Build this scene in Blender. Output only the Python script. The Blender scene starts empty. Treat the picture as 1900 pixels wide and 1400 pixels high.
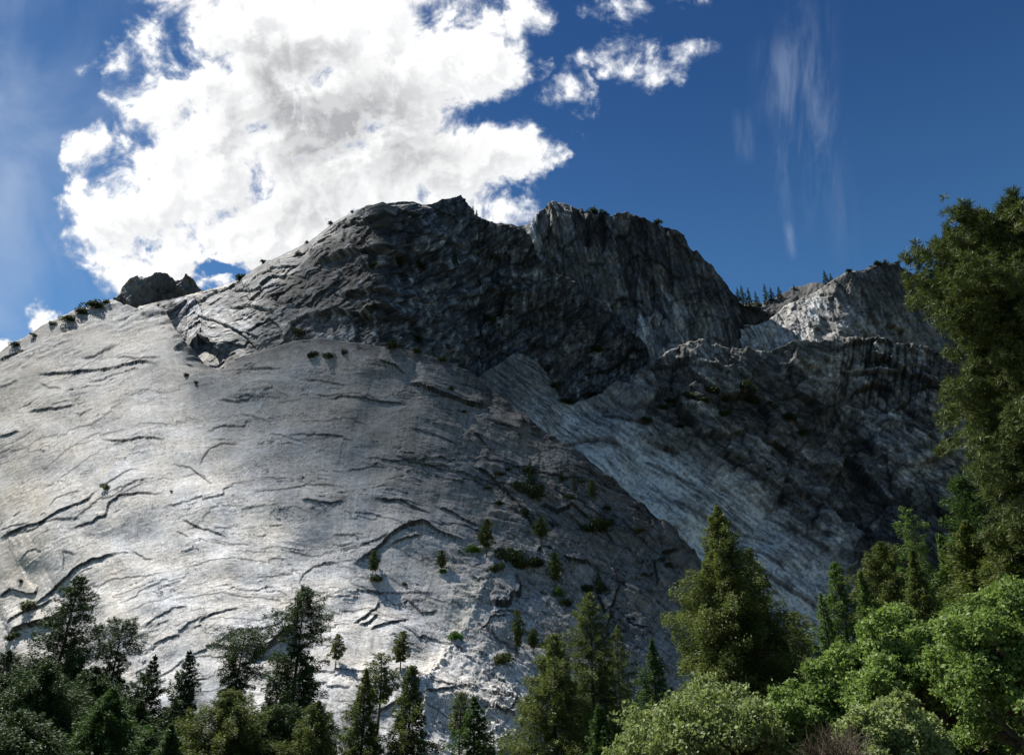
import bpy, math, random
import numpy as np
from mathutils import Vector, Matrix

S = bpy.context.scene
COL = S.collection
R_ = math.radians
# ------------------------------------------------------------------ camera
FOC = 1490.0; PITCH = R_(27.0); CAMZ = 1.6
cam_d = bpy.data.cameras.new('camera'); cam = bpy.data.objects.new('camera', cam_d)
COL.objects.link(cam); S.camera = cam
cam_d.sensor_width = 36.0; cam_d.lens = 36.0 * FOC / 1900.0
cam_d.clip_start = 0.1; cam_d.clip_end = 60000
cam.location = (0, 0, CAMZ); cam.rotation_euler = (R_(90) + PITCH, 0, 0)
# ------------------------------------------------------------------ sun
SUN_EL, SUN_AZ = 56.0, -60.0            # azimuth measured from the view direction, to the left
sv = Vector((math.sin(R_(SUN_AZ)) * math.cos(R_(SUN_EL)), math.cos(R_(SUN_AZ)) * math.cos(R_(SUN_EL)), math.sin(R_(SUN_EL))))
sun_d = bpy.data.lights.new('sun', 'SUN'); sun_d.energy = 5.0; sun_d.angle = R_(0.53); sun_d.color = (1.0, 0.97, 0.925)
sun = bpy.data.objects.new('sun', sun_d); COL.objects.link(sun)
sun.rotation_euler = sv.to_track_quat('Z', 'Y').to_euler(); sun.location = (-300, 200, 900)
S.view_settings.view_transform = 'Standard'; S.view_settings.look = 'None'
S.view_settings.gamma = 1.0; S.view_settings.use_curve_mapping = False
S.view_settings.exposure = 1.0
# ------------------------------------------------------------------ pixel <-> direction (used to survey the place)
FW = np.array([0, math.cos(PITCH), math.sin(PITCH)]); UP = np.array([0, -math.sin(PITCH), math.cos(PITCH)]); RT = np.array([1.0, 0, 0])
def ray(x, y):
    x = np.asarray(x, float)[..., None]; y = np.asarray(y, float)[..., None]
    return FW * FOC + RT * (x - 950.0) + UP * (700.0 - y)
def tan_el(x, y):
    d = ray(x, y); return d[..., 2] / np.hypot(d[..., 0], d[..., 1])
def at(x, y, dist):
    d = ray(x, y); h = np.hypot(d[..., 0], d[..., 1])
    return d * (np.asarray(dist, float) / h)[..., None] + np.array([0, 0, CAMZ])
# ------------------------------------------------------------------ world: Nishita sky with clouds
W = bpy.data.worlds.new('World'); S.world = W; W.use_nodes = True
def clear(nt):
    for n in list(nt.nodes): nt.nodes.remove(n)
class NT:
    def __init__(s, nt): s.nt = nt
    def n(s, t, **k):
        nd = s.nt.nodes.new(t)
        for a, b in k.items(): setattr(nd, a, b)
        return nd
    def put(s, sock, v):
        if hasattr(v, 'is_linked') or isinstance(v, bpy.types.NodeSocket): s.nt.links.new(v, sock)
        elif v is not None: sock.default_value = v
    def m(s, op, a, b=None, c=None, clamp=False):
        nd = s.n('ShaderNodeMath', operation=op); nd.use_clamp = clamp
        s.put(nd.inputs[0], a)
        if b is not None: s.put(nd.inputs[1], b)
        if c is not None: s.put(nd.inputs[2], c)
        return nd.outputs[0]
    def v(s, op, a, b=None, c=None):
        nd = s.n('ShaderNodeVectorMath', operation=op); s.put(nd.inputs[0], a)
        if b is not None: s.put(nd.inputs[1], b)
        if c is not None: s.put(nd.inputs[2], c)
        return nd.outputs['Value'] if op in ('DOT_PRODUCT', 'LENGTH', 'DISTANCE') else nd.outputs['Vector']
    def xyz(s, x, y, z=0.0):
        nd = s.n('ShaderNodeCombineXYZ')
        for i, q in enumerate((x, y, z)): s.put(nd.inputs[i], q)
        return nd.outputs[0]
    def sep(s, v):
        nd = s.n('ShaderNodeSeparateXYZ'); s.put(nd.inputs[0], v); return nd.outputs
    def noise(s, vec, scale, detail=5, rough=0.55, dist=0.0, lac=2.0, dims='3D', typ='FBM'):
        nd = s.n('ShaderNodeTexNoise'); nd.noise_dimensions = dims
        try: nd.noise_type = typ
        except Exception: pass
        s.put(nd.inputs['Vector'], vec); nd.inputs['Scale'].default_value = scale
        nd.inputs['Detail'].default_value = detail; nd.inputs['Roughness'].default_value = rough
        nd.inputs['Distortion'].default_value = dist; nd.inputs['Lacunarity'].default_value = lac
        return nd.outputs
    def ss(s, x, a, b, o0=0.0, o1=1.0):
        nd = s.n('ShaderNodeMapRange', interpolation_type='SMOOTHSTEP'); s.put(nd.inputs['Value'], x)
        for k, q in (('From Min', a), ('From Max', b), ('To Min', o0), ('To Max', o1)): s.put(nd.inputs[k], q)
        return nd.outputs[0]
    def mix(s, f, a, b, typ='RGBA', blend='MIX'):
        nd = s.n('ShaderNodeMix', data_type=typ)
        if typ == 'RGBA': nd.blend_type = blend; i, j, k, o = 0, 6, 7, 2
        else: i, j, k, o = 0, 2, 3, 0
        s.put(nd.inputs[i], f); s.put(nd.inputs[j], a); s.put(nd.inputs[k], b)
        return nd.outputs[o]
# blobs of cloud: x, y, rx, ry, weight  (hundreds of survey units on a plane of the sky)
BL = [(560,60,330,190,1.15),(420,200,250,190,1.05),(700,150,270,200,1.15),(600,320,300,150,1.1),(330,330,230,190,1.0),
 (210,410,135,120,.95),(300,490,200,95,.95),(190,300,95,80,.75),(860,300,185,125,1.1),(900,370,150,60,.8),(380,300,220,220,1.1),(950,290,105,95,.9),(850,110,190,150,1.05),
 (930,30,120,80,.85),(270,100,110,90,.62),(230,200,70,60,.45),(480,430,220,110,1.1),(760,400,260,80,1.0),(940,390,75,50,.6),
 (400,-60,220,120,1.0),(800,-80,300,120,1.1),
 (1135,20,86,64,0.40),(1165,95,86,78,0.45),(1200,135,88,51,0.50),(1285,85,86,42,0.38),(1066,188,74,78,0.47),(1072,108,48,36,0.26),(1250,60,64,57,0.18),(1290,5,86,42,0.27),
(1150,55,34,60,0.42),(1245,110,50,26,0.40), (95,590,62,36,.72),(15,645,60,30,.8),(150,115,60,26,.3)]
HOLES = [(412,500,48,26,.75),(905,205,40,26,.25),(330,95,55,70,.33),(255,250,40,40,.3),(275,465,26,16,.35),(1000,360,40,40,.25)]
def cloud_group():
    g = bpy.data.node_groups.new('cloud_density', 'ShaderNodeTree')
    g.interface.new_socket('P', in_out='INPUT', socket_type='NodeSocketVector')
    g.interface.new_socket('F', in_out='OUTPUT', socket_type='NodeSocketFloat')
    t = NT(g); gi = t.n('NodeGroupInput'); go = t.n('NodeGroupOutput'); P = gi.outputs[0]
    wa = t.noise(P, 0.9, 4, 0.6)['Color']; wa = t.v('SUBTRACT', wa, (.5, .5, .5))
    wb = t.noise(P, 3.4, 5, 0.62)['Color']; wb = t.v('SUBTRACT', wb, (.5, .5, .5))
    Q = t.v('MULTIPLY_ADD', wa, (1.1, 1.1, 0), P); Q = t.v('MULTIPLY_ADD', wb, (.42, .42, 0), Q); Q = t.v('MULTIPLY', Q, (1, 1, 0))
    acc = None
    def blob(x, y, rx, ry, w):
        d = t.v('LENGTH', t.v('MULTIPLY', t.v('SUBTRACT', Q, (x / 100, y / 100, 0)), (100 / rx, 100 / ry, 0)))
        return t.m('MULTIPLY', t.m('SUBTRACT', 1.0, t.m('MULTIPLY', d, d), clamp=True), w)
    for b in BL:
        q = blob(*b)
        acc = q if acc is None else t.m('SMOOTH_MAX', acc, q, 0.10)
    for b in HOLES: acc = t.m('SUBTRACT', acc, blob(*b))
    n1 = t.noise(P, 1.15, 9, 0.58, 0.45)['Fac']; n2 = t.noise(P, 5.0, 7, 0.62)['Fac']
    n = t.m('ADD', t.m('MULTIPLY', t.m('SUBTRACT', n1, .5), 2.3), t.m('MULTIPLY', t.m('SUBTRACT', n2, .5), .55))
    n = t.m('MULTIPLY', n, t.ss(acc, 0.05, .28, .0, 1.15))
    t.put(go.inputs[0], t.m('SUBTRACT', t.m('MULTIPLY_ADD', acc, 1.2, n), .22))
    return g
def build_world():
    nt = W.node_tree; clear(nt); t = NT(nt)
    out = t.n('ShaderNodeOutputWorld'); bg = t.n('ShaderNodeBackground'); nt.links.new(bg.outputs[0], out.inputs[0])
    sky = t.n('ShaderNodeTexSky'); sky.sky_type = 'NISHITA'; sky.sun_disc = False
    sky.sun_elevation = R_(SUN_EL); sky.sun_rotation = R_(SUN_AZ % 360); sky.altitude = 1200; sky.air_density = 1.0; sky.dust_density = 0.4; sky.ozone_density = 1.6
    D = t.n('ShaderNodeTexCoord').outputs['Generated']; D = t.v('NORMALIZE', D)
    f = t.v('DOT_PRODUCT', D, tuple(FW)); fc = t.m('MAXIMUM', f, 0.15)
    u = t.m('DIVIDE', t.v('DOT_PRODUCT', D, tuple(RT)), fc); v = t.m('DIVIDE', t.v('DOT_PRODUCT', D, tuple(UP)), fc)
    U = t.m('MULTIPLY_ADD', u, FOC / 100, 9.5); V = t.m('MULTIPLY_ADD', v, -FOC / 100, 7.0)
    P = t.xyz(U, V, 0.0)
    g = cloud_group()
    def dens(p):
        nd = t.n('ShaderNodeGroup'); nd.node_tree = g; t.put(nd.inputs[0], p); return nd.outputs[0]
    d0 = dens(P)
    front = t.ss(f, 0.25, 0.45)
    a = t.m('MULTIPLY', t.ss(d0, 0.0, 0.75), front)
    # thickness: the heart of the cloud is grey, its rims are bright
    big = t.noise(P, 0.42, 4, 0.5)['Fac']; med = t.noise(P, 1.1, 6, 0.55, 0.4)['Fac']
    th = t.m('ADD', t.ss(d0, 0.55, 1.45), t.m('MULTIPLY', t.m('SUBTRACT', med, .5), .6))
    th = t.m('ADD', th, t.m('MULTIPLY', t.m('SUBTRACT', big, .5), 1.2))
    def spot(x, y, rx, ry):
        d = t.v('LENGTH', t.v('MULTIPLY', t.v('SUBTRACT', P, (x / 100, y / 100, 0)), (100 / rx, 100 / ry, 0))); return t.ss(d, 1.0, 0.0)
    core = t.m('ADD', spot(560, 190, 270, 230), t.m('MULTIPLY', spot(740, 270, 300, 150), .7)); core = t.m('ADD', core, t.m('MULTIPLY', spot(330, 440, 220, 90), .35))
    core = t.m('ADD', core, t.m('MULTIPLY', spot(600, 400, 260, 70), .55)); core = t.m('SUBTRACT', core, t.m('MULTIPLY', spot(610, 20, 180, 90), .7))
    g1 = t.m('MULTIPLY', t.ss(th, -.35, .75), t.m('MULTIPLY_ADD', core, .85, .20), clamp=True)
    dO = dens(t.v('ADD', P, (-.16, -.22, 0)))
    lit = t.ss(t.m('SUBTRACT', d0, dO), -.42, .38); g1 = t.m('MULTIPLY', g1, t.m('MULTIPLY_ADD', lit, -.45, 1.15), clamp=True)
    ccol = t.mix(t.m('MULTIPLY', t.m('SUBTRACT', 1.0, lit), .5), (0.62, 0.62, 0.615, 1), (0.34, 0.35, 0.365, 1)); ccol = t.mix(g1, ccol, (0.225, 0.23, 0.24, 1))
    thin = t.ss(d0, 0.1, 0.7)
    ccol = t.mix(thin, (0.22, 0.26, 0.34, 1), ccol)
    # blue sky: deeper than the raw model, as the photograph's clear dry air
    skc = t.v('MULTIPLY', sky.outputs[0], (SKY_TINT[0], SKY_TINT[1], SKY_TINT[2]))
    el = t.sep(D)[2]; air = t.ss(el, .80, .42, 0.0, 1.0); skc = t.v('MULTIPLY', skc, t.mix(air, (1, 1, 1, 1), (2.3, 1.95, 1.5, 1)))
    # veil of thin high cloud on the left, wisps on the right
    vn = t.noise(t.v('MULTIPLY', P, (.42, .36, 0)), 1.0, 6, 0.5, 0.4)['Fac']
    veil = t.m('MULTIPLY', t.ss(U, 4.0, -1.0), t.ss(vn, 0.30, 0.72)); veil = t.m('MULTIPLY', veil, t.ss(V, -3.0, 3.5, .45, .85))
    wn = t.noise(t.v('MULTIPLY', P, (2.2, .45, 0)), 1.0, 7, 0.6, 0.5)['Fac']
    def band(x0, y0, x1, y1, w):
        # distance from a slanted line
        tt = t.m('DIVIDE', t.m('SUBTRACT', V, y0 / 100), (y1 - y0) / 100); cx = t.m('MULTIPLY_ADD', tt, (x1 - x0) / 100, x0 / 100)
        dx = t.m('ABSOLUTE', t.m('SUBTRACT', U, cx)); al = t.m('MULTIPLY', t.ss(tt, -0.2, 0.3), t.ss(tt, 1.15, .7))
        return t.m('MULTIPLY', t.ss(dx, w / 100, 0.0), al)
    wis = t.m('ADD', band(1500, 20, 1485, 400, 75), t.m('MULTIPLY', band(1462, 415, 1470, 480, 14), 1.2)); wis = t.m('ADD', wis, t.m('MULTIPLY', band(1375, 210, 1385, 300, 26), .6))
    wis = t.m('ADD', wis, t.m('MULTIPLY', band(1440, 80, 1440, 240, 60), .6)); wis = t.m('ADD', wis, t.m('MULTIPLY', band(1540, 200, 1560, 480, 45), .35))
    wis = t.m('MULTIPLY', wis, t.ss(wn, 0.38, 0.72))
    vv = t.m('ADD', t.m('MULTIPLY', veil, .95), t.m('MULTIPLY', wis, .30)); vv = t.m('MULTIPLY', vv, front)
    base = t.mix(vv, skc, (0.24, 0.29, 0.38, 1))
    # scattered cloud over the rest of the sky (behind the viewer)
    bn = t.noise(D, 2.4, 6, 0.6)['Fac']; back = t.m('MULTIPLY', t.ss(f, 0.35, 0.05), t.ss(bn, 0.47, 0.62))
    base = t.mix(t.m('MULTIPLY', back, .25), base, (0.34, 0.35, 0.37, 1))
    nt.links.new(t.mix(a, base, ccol), bg.inputs[0]); bg.inputs[1].default_value = 1.0
SKY_TINT = (0.0118, 0.0245, 0.0385)   # world strength folded in (0.03 - 0.05 of the physical sky)
build_world()
try: W.cycles.sampling_method = 'MANUAL'; W.cycles.sample_map_resolution = 512
except Exception: pass
# ------------------------------------------------------------------ helpers
def tag(o, label=None, cat=None, group=None, kind=None):
    if label: o['label'] = label
    if cat: o['category'] = cat
    if group: o['group'] = group
    if kind: o['kind'] = kind
    return o
def mesh_np(name, V, F, mat=None, parent=None, smooth=False, attrs=None, link=True):
    V = np.ascontiguousarray(V, dtype=np.float32); F = np.ascontiguousarray(F, dtype=np.int32)
    me = bpy.data.meshes.new(name); n, k = F.shape
    me.vertices.add(len(V)); me.vertices.foreach_set('co', V.ravel())
    me.loops.add(n * k); me.loops.foreach_set('vertex_index', F.ravel())
    me.polygons.add(n); me.polygons.foreach_set('loop_start', np.arange(0, n * k, k, dtype=np.int32))
    try: me.polygons.foreach_set('loop_total', np.full(n, k, dtype=np.int32))
    except Exception: pass
    if smooth: me.polygons.foreach_set('use_smooth', np.ones(n, dtype=bool))
    for a, d in (attrs or {}).items():
        if d.ndim == 1: me.attributes.new(a, 'FLOAT', 'POINT').data.foreach_set('value', d.astype(np.float32))
        else: me.attributes.new(a, 'FLOAT_VECTOR', 'POINT').data.foreach_set('vector', d.astype(np.float32).ravel())
    me.update(); 
    if mat: me.materials.append(mat)
    o = bpy.data.objects.new(name, me); COL.objects.link(o)
    if parent: o.parent = parent
    return o
def hash2(ix, iy, seed):
    h = (ix.astype(np.int64) * 374761393 + iy.astype(np.int64) * 668265263 + seed * 1442695041) & 0xffffffff
    h = ((h ^ (h >> 13)) * 1274126177) & 0xffffffff
    return (h ^ (h >> 16)) & 0xffffffff
def perlin(x, y, seed=0):
    x0 = np.floor(x); y0 = np.floor(y); fx = x - x0; fy = y - y0
    u = fx * fx * fx * (fx * (fx * 6 - 15) + 10); v = fy * fy * fy * (fy * (fy * 6 - 15) + 10)
    def g(ox, oy):
        a = hash2(x0 + ox, y0 + oy, seed) * (2 * np.pi / 4294967296.0)
        return np.cos(a) * (fx - ox) + np.sin(a) * (fy - oy)
    a, b, c, d = g(0, 0), g(1, 0), g(0, 1), g(1, 1)
    return ((a * (1 - u) + b * u) * (1 - v) + (c * (1 - u) + d * u) * v) * 1.5
def fbm(x, y, oct=5, seed=0, gain=.5, lac=2.03):
    r = 0; a = 1; s = 0
    for i in range(oct):
        r = r + a * perlin(x, y, seed + i * 17); s += a; a *= gain; x = x * lac + 13.7; y = y * lac + 7.3
    return r / s
def ridged(x, y, oct=5, seed=0, gain=.5):
    r = 0; a = 1; s = 0
    for i in range(oct):
        r = r + a * (1 - 2 * np.abs(perlin(x, y, seed + i * 17))); s += a; a *= gain; x = x * 2.03 + 13.7; y = y * 2.03 + 7.3
    return r / s
def sst(x, a, b):
    t = np.clip((x - a) / (b - a), 0, 1); return t * t * (3 - 2 * t)
def field(pts, X, Y, sig=110.0):
    """smooth weighted mean of control values"""
    num = np.zeros(X.shape); den = np.full(X.shape, 0.0)
    for p in pts:
        d2 = ((X - p[0]) ** 2 + (Y - p[1]) ** 2) / (sig * (p[3] if len(p) > 3 else 1.0)) ** 2
        w = np.exp(-d2) + 0.0008 / (1 + d2) ** 2
        num += w * p[2]; den += w
    return num / den
def poly(pts, x):
    a = np.array(pts, float); return np.interp(x, a[:, 0], a[:, 1])
def polys(pts, x, w=75.0):
    """the same, rounded so that no crease shows"""
    x = np.asarray(x, float); o = np.linspace(-2, 2, 17); g = np.exp(-o * o); g /= g.sum()
    return sum(gg * poly(pts, x + oo * w) for gg, oo in zip(g, o))
def blocks(x, y, seed=0, tilt=.9, lac=0):
    """broken rock: every cell is a small plane of its own height and tilt; also the distance to the joint and the cell's number"""
    x0 = np.floor(x); y0 = np.floor(y); b1 = np.full(x.shape, 9.0); b2 = np.full(x.shape, 9.0); h = np.zeros(x.shape); idv = np.zeros(x.shape)
    for i in (-1, 0, 1):
        for j in (-1, 0, 1):
            a = hash2(x0 + i, y0 + j, seed); r1 = (a & 1023) / 1023.0; r2 = ((a >> 10) & 1023) / 1023.0; r3 = ((a >> 20) & 1023) / 1023.0
            dx = x - (x0 + i + .1 + .8 * r1); dy = y - (y0 + j + .1 + .8 * r2); d = dx * dx + dy * dy; c = d < b1
            hh = r3 + tilt * ((r1 - .5) * dx * 1.4 + (r2 - .35) * dy * 1.4)
            b2 = np.where(c, b1, np.minimum(b2, d)); b1 = np.where(c, d, b1); h = np.where(c, hh, h); idv = np.where(c, r3, idv)
    return h, np.sqrt(b2) - np.sqrt(b1), idv
def segdist(X, Y, pts):
    """signed distance to a polyline (negative above / left of it), and the position 0..1 along it"""
    P = np.array(pts, float); L = np.hypot(*np.diff(P, axis=0).T); C = np.concatenate([[0], np.cumsum(L)]); tot = C[-1]
    best = np.full(X.shape, 1e9); sg = np.ones(X.shape); tt = np.zeros(X.shape)
    for i in range(len(P) - 1):
        a, b = P[i], P[i + 1]; d = b - a; l2 = d @ d
        t = np.clip(((X - a[0]) * d[0] + (Y - a[1]) * d[1]) / l2, 0, 1)
        dx = X - a[0] - t * d[0]; dy = Y - a[1] - t * d[1]; q = np.hypot(dx, dy); m = q < best
        best = np.where(m, q, best); cr = d[0] * (Y - a[1]) - d[1] * (X - a[0]); sg = np.where(m, np.where(cr >= 0, 1.0, -1.0), sg)
        tt = np.where(m, (C[i] + t * L[i]) / tot, tt)
    return best * sg, tt
def carve(disp, X, Y, pts, h, up=26.0, groove=0.0, gw=1.6, taper=True, wob=1.3, flip=False, seed=0):
    """a plate edge: the rock on one side of the line stands proud and falls off gently behind, the other side is flush"""
    P = np.array(pts, float); x0, y0 = P.min(0) - up * 3; x1, y1 = P.max(0) + up * 3
    # rows and columns that can be touched
    msk = (X > x0) & (X < x1) & (Y > y0) & (Y < y1)
    if not msk.any(): return
    rr = np.where(msk.any(1))[0]; cc = np.where(msk.any(0))[0]; sl = (slice(rr[0], rr[-1] + 1), slice(cc[0], cc[-1] + 1))
    x = X[sl]; y = Y[sl]
    wx = x + 1.7 * perlin(x / 12, y / 12, 5 + seed) + .9 * perlin(x / 3.3, y / 3.3, 5); wy = y + 1.7 * perlin(x / 12, y / 12, 77 + seed) + .9 * perlin(x / 3.3, y / 3.3, 9)
    d, t = segdist(wx, wy, pts)
    if flip: d = -d
    am = np.minimum(1, np.minimum(t, 1 - t) * 7) ** .7 if taper else 1.0
    am = am * (0.95 + 0.25 * perlin(x / 45, y / 45, 31 + seed))
    dd = np.abs(d)
    endf = 1.0
    a = np.where(d < 0, h * np.exp(-dd / up), 0.0)
    # beyond the ends of the line nothing is raised
    e0 = np.hypot(x - pts[0][0], y - pts[0][1]); e1 = np.hypot(x - pts[-1][0], y - pts[-1][1])
    disp[sl] += a * am
    if groove: disp[sl] -= groove * np.exp(-(d / gw) ** 2) * am
# ------------------------------------------------------------------ materials
def new_mat(name):
    m = bpy.data.materials.new(name); m.use_nodes = True; clear(m.node_tree); t = NT(m.node_tree)
    o = t.n('ShaderNodeOutputMaterial'); return m, t, o
def rock_mat(name, fine=1.0, bump=1.0, st=(1, 1, 1)):
    m, t, o = new_mat(name)
    bs = t.n('ShaderNodeBsdfPrincipled'); t.put(o.inputs[0], bs.outputs[0]); bs.inputs['Roughness'].default_value = .88
    bs.inputs['Specular IOR Level'].default_value = .25
    c = t.v('MULTIPLY', t.n('ShaderNodeTexCoord').outputs['Object'], st)
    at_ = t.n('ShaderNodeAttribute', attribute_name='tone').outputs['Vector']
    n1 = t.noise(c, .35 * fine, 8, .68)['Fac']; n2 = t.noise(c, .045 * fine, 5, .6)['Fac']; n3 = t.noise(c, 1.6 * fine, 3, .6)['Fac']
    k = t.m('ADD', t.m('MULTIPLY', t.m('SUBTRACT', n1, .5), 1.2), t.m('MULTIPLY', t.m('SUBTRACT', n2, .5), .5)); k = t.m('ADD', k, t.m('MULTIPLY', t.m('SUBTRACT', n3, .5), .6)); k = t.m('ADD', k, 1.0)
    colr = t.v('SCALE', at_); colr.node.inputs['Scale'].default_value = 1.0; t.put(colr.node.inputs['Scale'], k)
    # lichen and grit specks
    sp = t.ss(t.noise(c, .9 * fine, 4, .7)['Fac'], .62, .72)
    colr = t.mix(t.m('MULTIPLY', sp, .35), colr, (0.05, 0.05, 0.045, 1))
    t.put(bs.inputs['Base Color'], colr)
    b = t.n('ShaderNodeBump'); b.inputs['Strength'].default_value = .45 * bump; b.inputs['Distance'].default_value = 1.1
    t.put(b.inputs['Height'], t.noise(c, .28 * fine, 9, .66)['Fac']); t.put(bs.inputs['Normal'], b.outputs[0])
    return m
M_APRON = rock_mat('pale_granite', 1.0, .8, (.7, .9, 1.15)); M_WALL = rock_mat('weathered_granite', .9, 1.5, (1.1, 1.1, .7))
def foliage_mat(name, c0, c1, trans=.35, hue=None):
    m, t, o = new_mat(name)
    g = t.n('ShaderNodeNewGeometry'); oi = t.n('ShaderNodeObjectInfo')
    c = t.n('ShaderNodeTexCoord').outputs['Object']
    n = t.noise(c, .55, 3, .5)['Fac']
    f = t.m('ADD', t.m('MULTIPLY', g.outputs['Random Per Island'], .6), t.m('MULTIPLY', n, .55)); f = t.m('ADD', f, t.m('MULTIPLY_ADD', oi.outputs['Random'], .2, -.17), clamp=True)
    col = t.mix(f, c0 + (1,), c1 + (1,))
    d = t.n('ShaderNodeBsdfPrincipled'); t.put(d.inputs['Base Color'], col); d.inputs['Roughness'].default_value = .62; d.inputs['Specular IOR Level'].default_value = .18
    tr = t.n('ShaderNodeBsdfTranslucent'); t.put(tr.inputs[0], t.v('MULTIPLY', col, (1.1, 1.15, .7)))
    mx = t.n('ShaderNodeMixShader'); mx.inputs[0].default_value = trans; t.put(mx.inputs[1], d.outputs[0]); t.put(mx.inputs[2], tr.outputs[0]); t.put(o.inputs[0], mx.outputs[0])
    return m
def plain_mat(name, c0, c1, scale=3.0, rough=.9, stretch=(1, 1, 1)):
    m, t, o = new_mat(name)
    c = t.v('MULTIPLY', t.n('ShaderNodeTexCoord').outputs['Object'], stretch)
    bs = t.n('ShaderNodeBsdfPrincipled'); bs.inputs['Roughness'].default_value = rough; t.put(o.inputs[0], bs.outputs[0])
    t.put(bs.inputs['Base Color'], t.mix(t.noise(c, scale, 5, .65)['Fac'], c0 + (1,), c1 + (1,)))
    return m
# ------------------------------------------------------------------ terrain
LAY = {}
def layer(name, mat, x0, x1, step, top, ybot, base, cot, sig, rows, detail, tone, back=160.0, topjag=1.0, seed=0):
    xs = np.arange(x0, x1 + step, step); n = len(xs)
    yt = poly(top, xs) + topjag * (2.6 * fbm(xs / 14, xs * 0 + seed, 4, seed) + 1.5 * np.abs(fbm(xs / 5, xs * 0 + 3.3, 3, seed + 5)))
    yb = poly(ybot, xs) if not np.isscalar(ybot) else np.full(n, float(ybot))
    v = np.linspace(0, 1, rows)[:, None]; v = v
    Y = yb[None, :] * (1 - v) + yt[None, :] * v; X = np.broadcast_to(xs[None, :], Y.shape).copy()
    T = tan_el(X, Y); C = field(cot, X, Y, sig)
    lr = np.zeros(Y.shape); Tm = .5 * (T[1:] + T[:-1]); Cm = .5 * (C[1:] + C[:-1])
    inc = Cm * np.diff(T, axis=0) / np.maximum(1 - Tm * Cm, .12)
    lr[1:] = np.cumsum(inc, axis=0)
    rb = base(xs) if callable(base) else polys(base, xs)
    Rr = rb[None, :] * np.exp(lr)
    P = at(X, Y, Rr)
    du = np.gradient(P, axis=1); dv = np.gradient(P, axis=0); N = np.cross(du, dv); N /= np.linalg.norm(N, axis=2, keepdims=True) + 1e-9
    # fade displacement at the crest so the outline stays as surveyed
    dsp = detail(X, Y, Rr)
    P = P + N * dsp[..., None]
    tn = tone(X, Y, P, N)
    LAY[name] = dict(x0=x0, step=step, xs=xs, yt=yt, yb=yb, rows=rows, P=P, R=Rr, N=N)
    # far side of the crest: the ground rolls over and falls away
    top_p = P[-1]; dirh = top_p - np.array([0, 0, CAMZ]); dirh[:, 2] = 0; dirh /= np.linalg.norm(dirh, axis=1, keepdims=True)
    extra = []
    for i in range(1, 11):
        a = (i / 10.0); q = top_p + dirh * back * a * 1.6; q[:, 2] = top_p[:, 2] - back * (a ** 1.3) * 1.5 + 2.0 * perlin(xs / 11, xs * 0 + i * .7, 3) - 1.0; extra.append(q)
    P2 = np.concatenate([P, np.array(extra)], axis=0); tn2 = np.concatenate([tn, np.repeat(tn[-1:], 10, axis=0)], axis=0)
    r, c = P2.shape[:2]; idx = np.arange(r * c).reshape(r, c)
    F = np.stack([idx[:-1, :-1], idx[:-1, 1:], idx[1:, 1:], idx[1:, :-1]], -1).reshape(-1, 4)
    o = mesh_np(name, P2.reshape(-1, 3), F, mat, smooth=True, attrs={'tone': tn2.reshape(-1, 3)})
    tag(o, kind='structure')
    return o
def on(lname, x, y):
    """the point of a terrain sheet seen in direction (x, y)"""
    L = LAY[lname]; c = int(round((x - L['x0']) / L['step'])); c = max(0, min(len(L['xs']) - 1, c))
    v = (y - L['yb'][c]) / (L['yt'][c] - L['yb'][c]); r = int(round(np.clip(v, 0, 1) * (L['rows'] - 1)))
    return Vector(L['P'][r, c])
def Rat(lname, x, y):
    L = LAY[lname]; c = int(round((x - L['x0']) / L['step'])); c = max(0, min(len(L['xs']) - 1, c))
    v = (y - L['yb'][c]) / (L['yt'][c] - L['yb'][c]); r = int(round(np.clip(v, 0, 1) * (L['rows'] - 1)))
    return L['R'][r, c]
def dome_coords(X, Y, cx=560.0, cy=1950.0):
    dx = X - cx; dy = cy - Y; r = np.hypot(dx, dy); a = np.arctan2(dx, dy); return a * 1000.0, r
def plates(U, V, su, sv, k, seed, sharp=1.0):
    """sheets of exfoliating rock: sawtooth of a stretched noise, so every sheet ends in one sharp edge"""
    n = fbm(U / su + .6 * perlin(U / (su * .4), V / (sv * .4), seed + 3), V / sv, 4, seed, .5) * k + V / (sv * 2.2) * .9
    f = n - np.floor(n); return f
def rgb(t, warm):
    """grey t with a warm or cool cast"""
    return np.stack([t * (1 + .09 * warm), t, t * (1 - .14 * warm)], -1)
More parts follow.
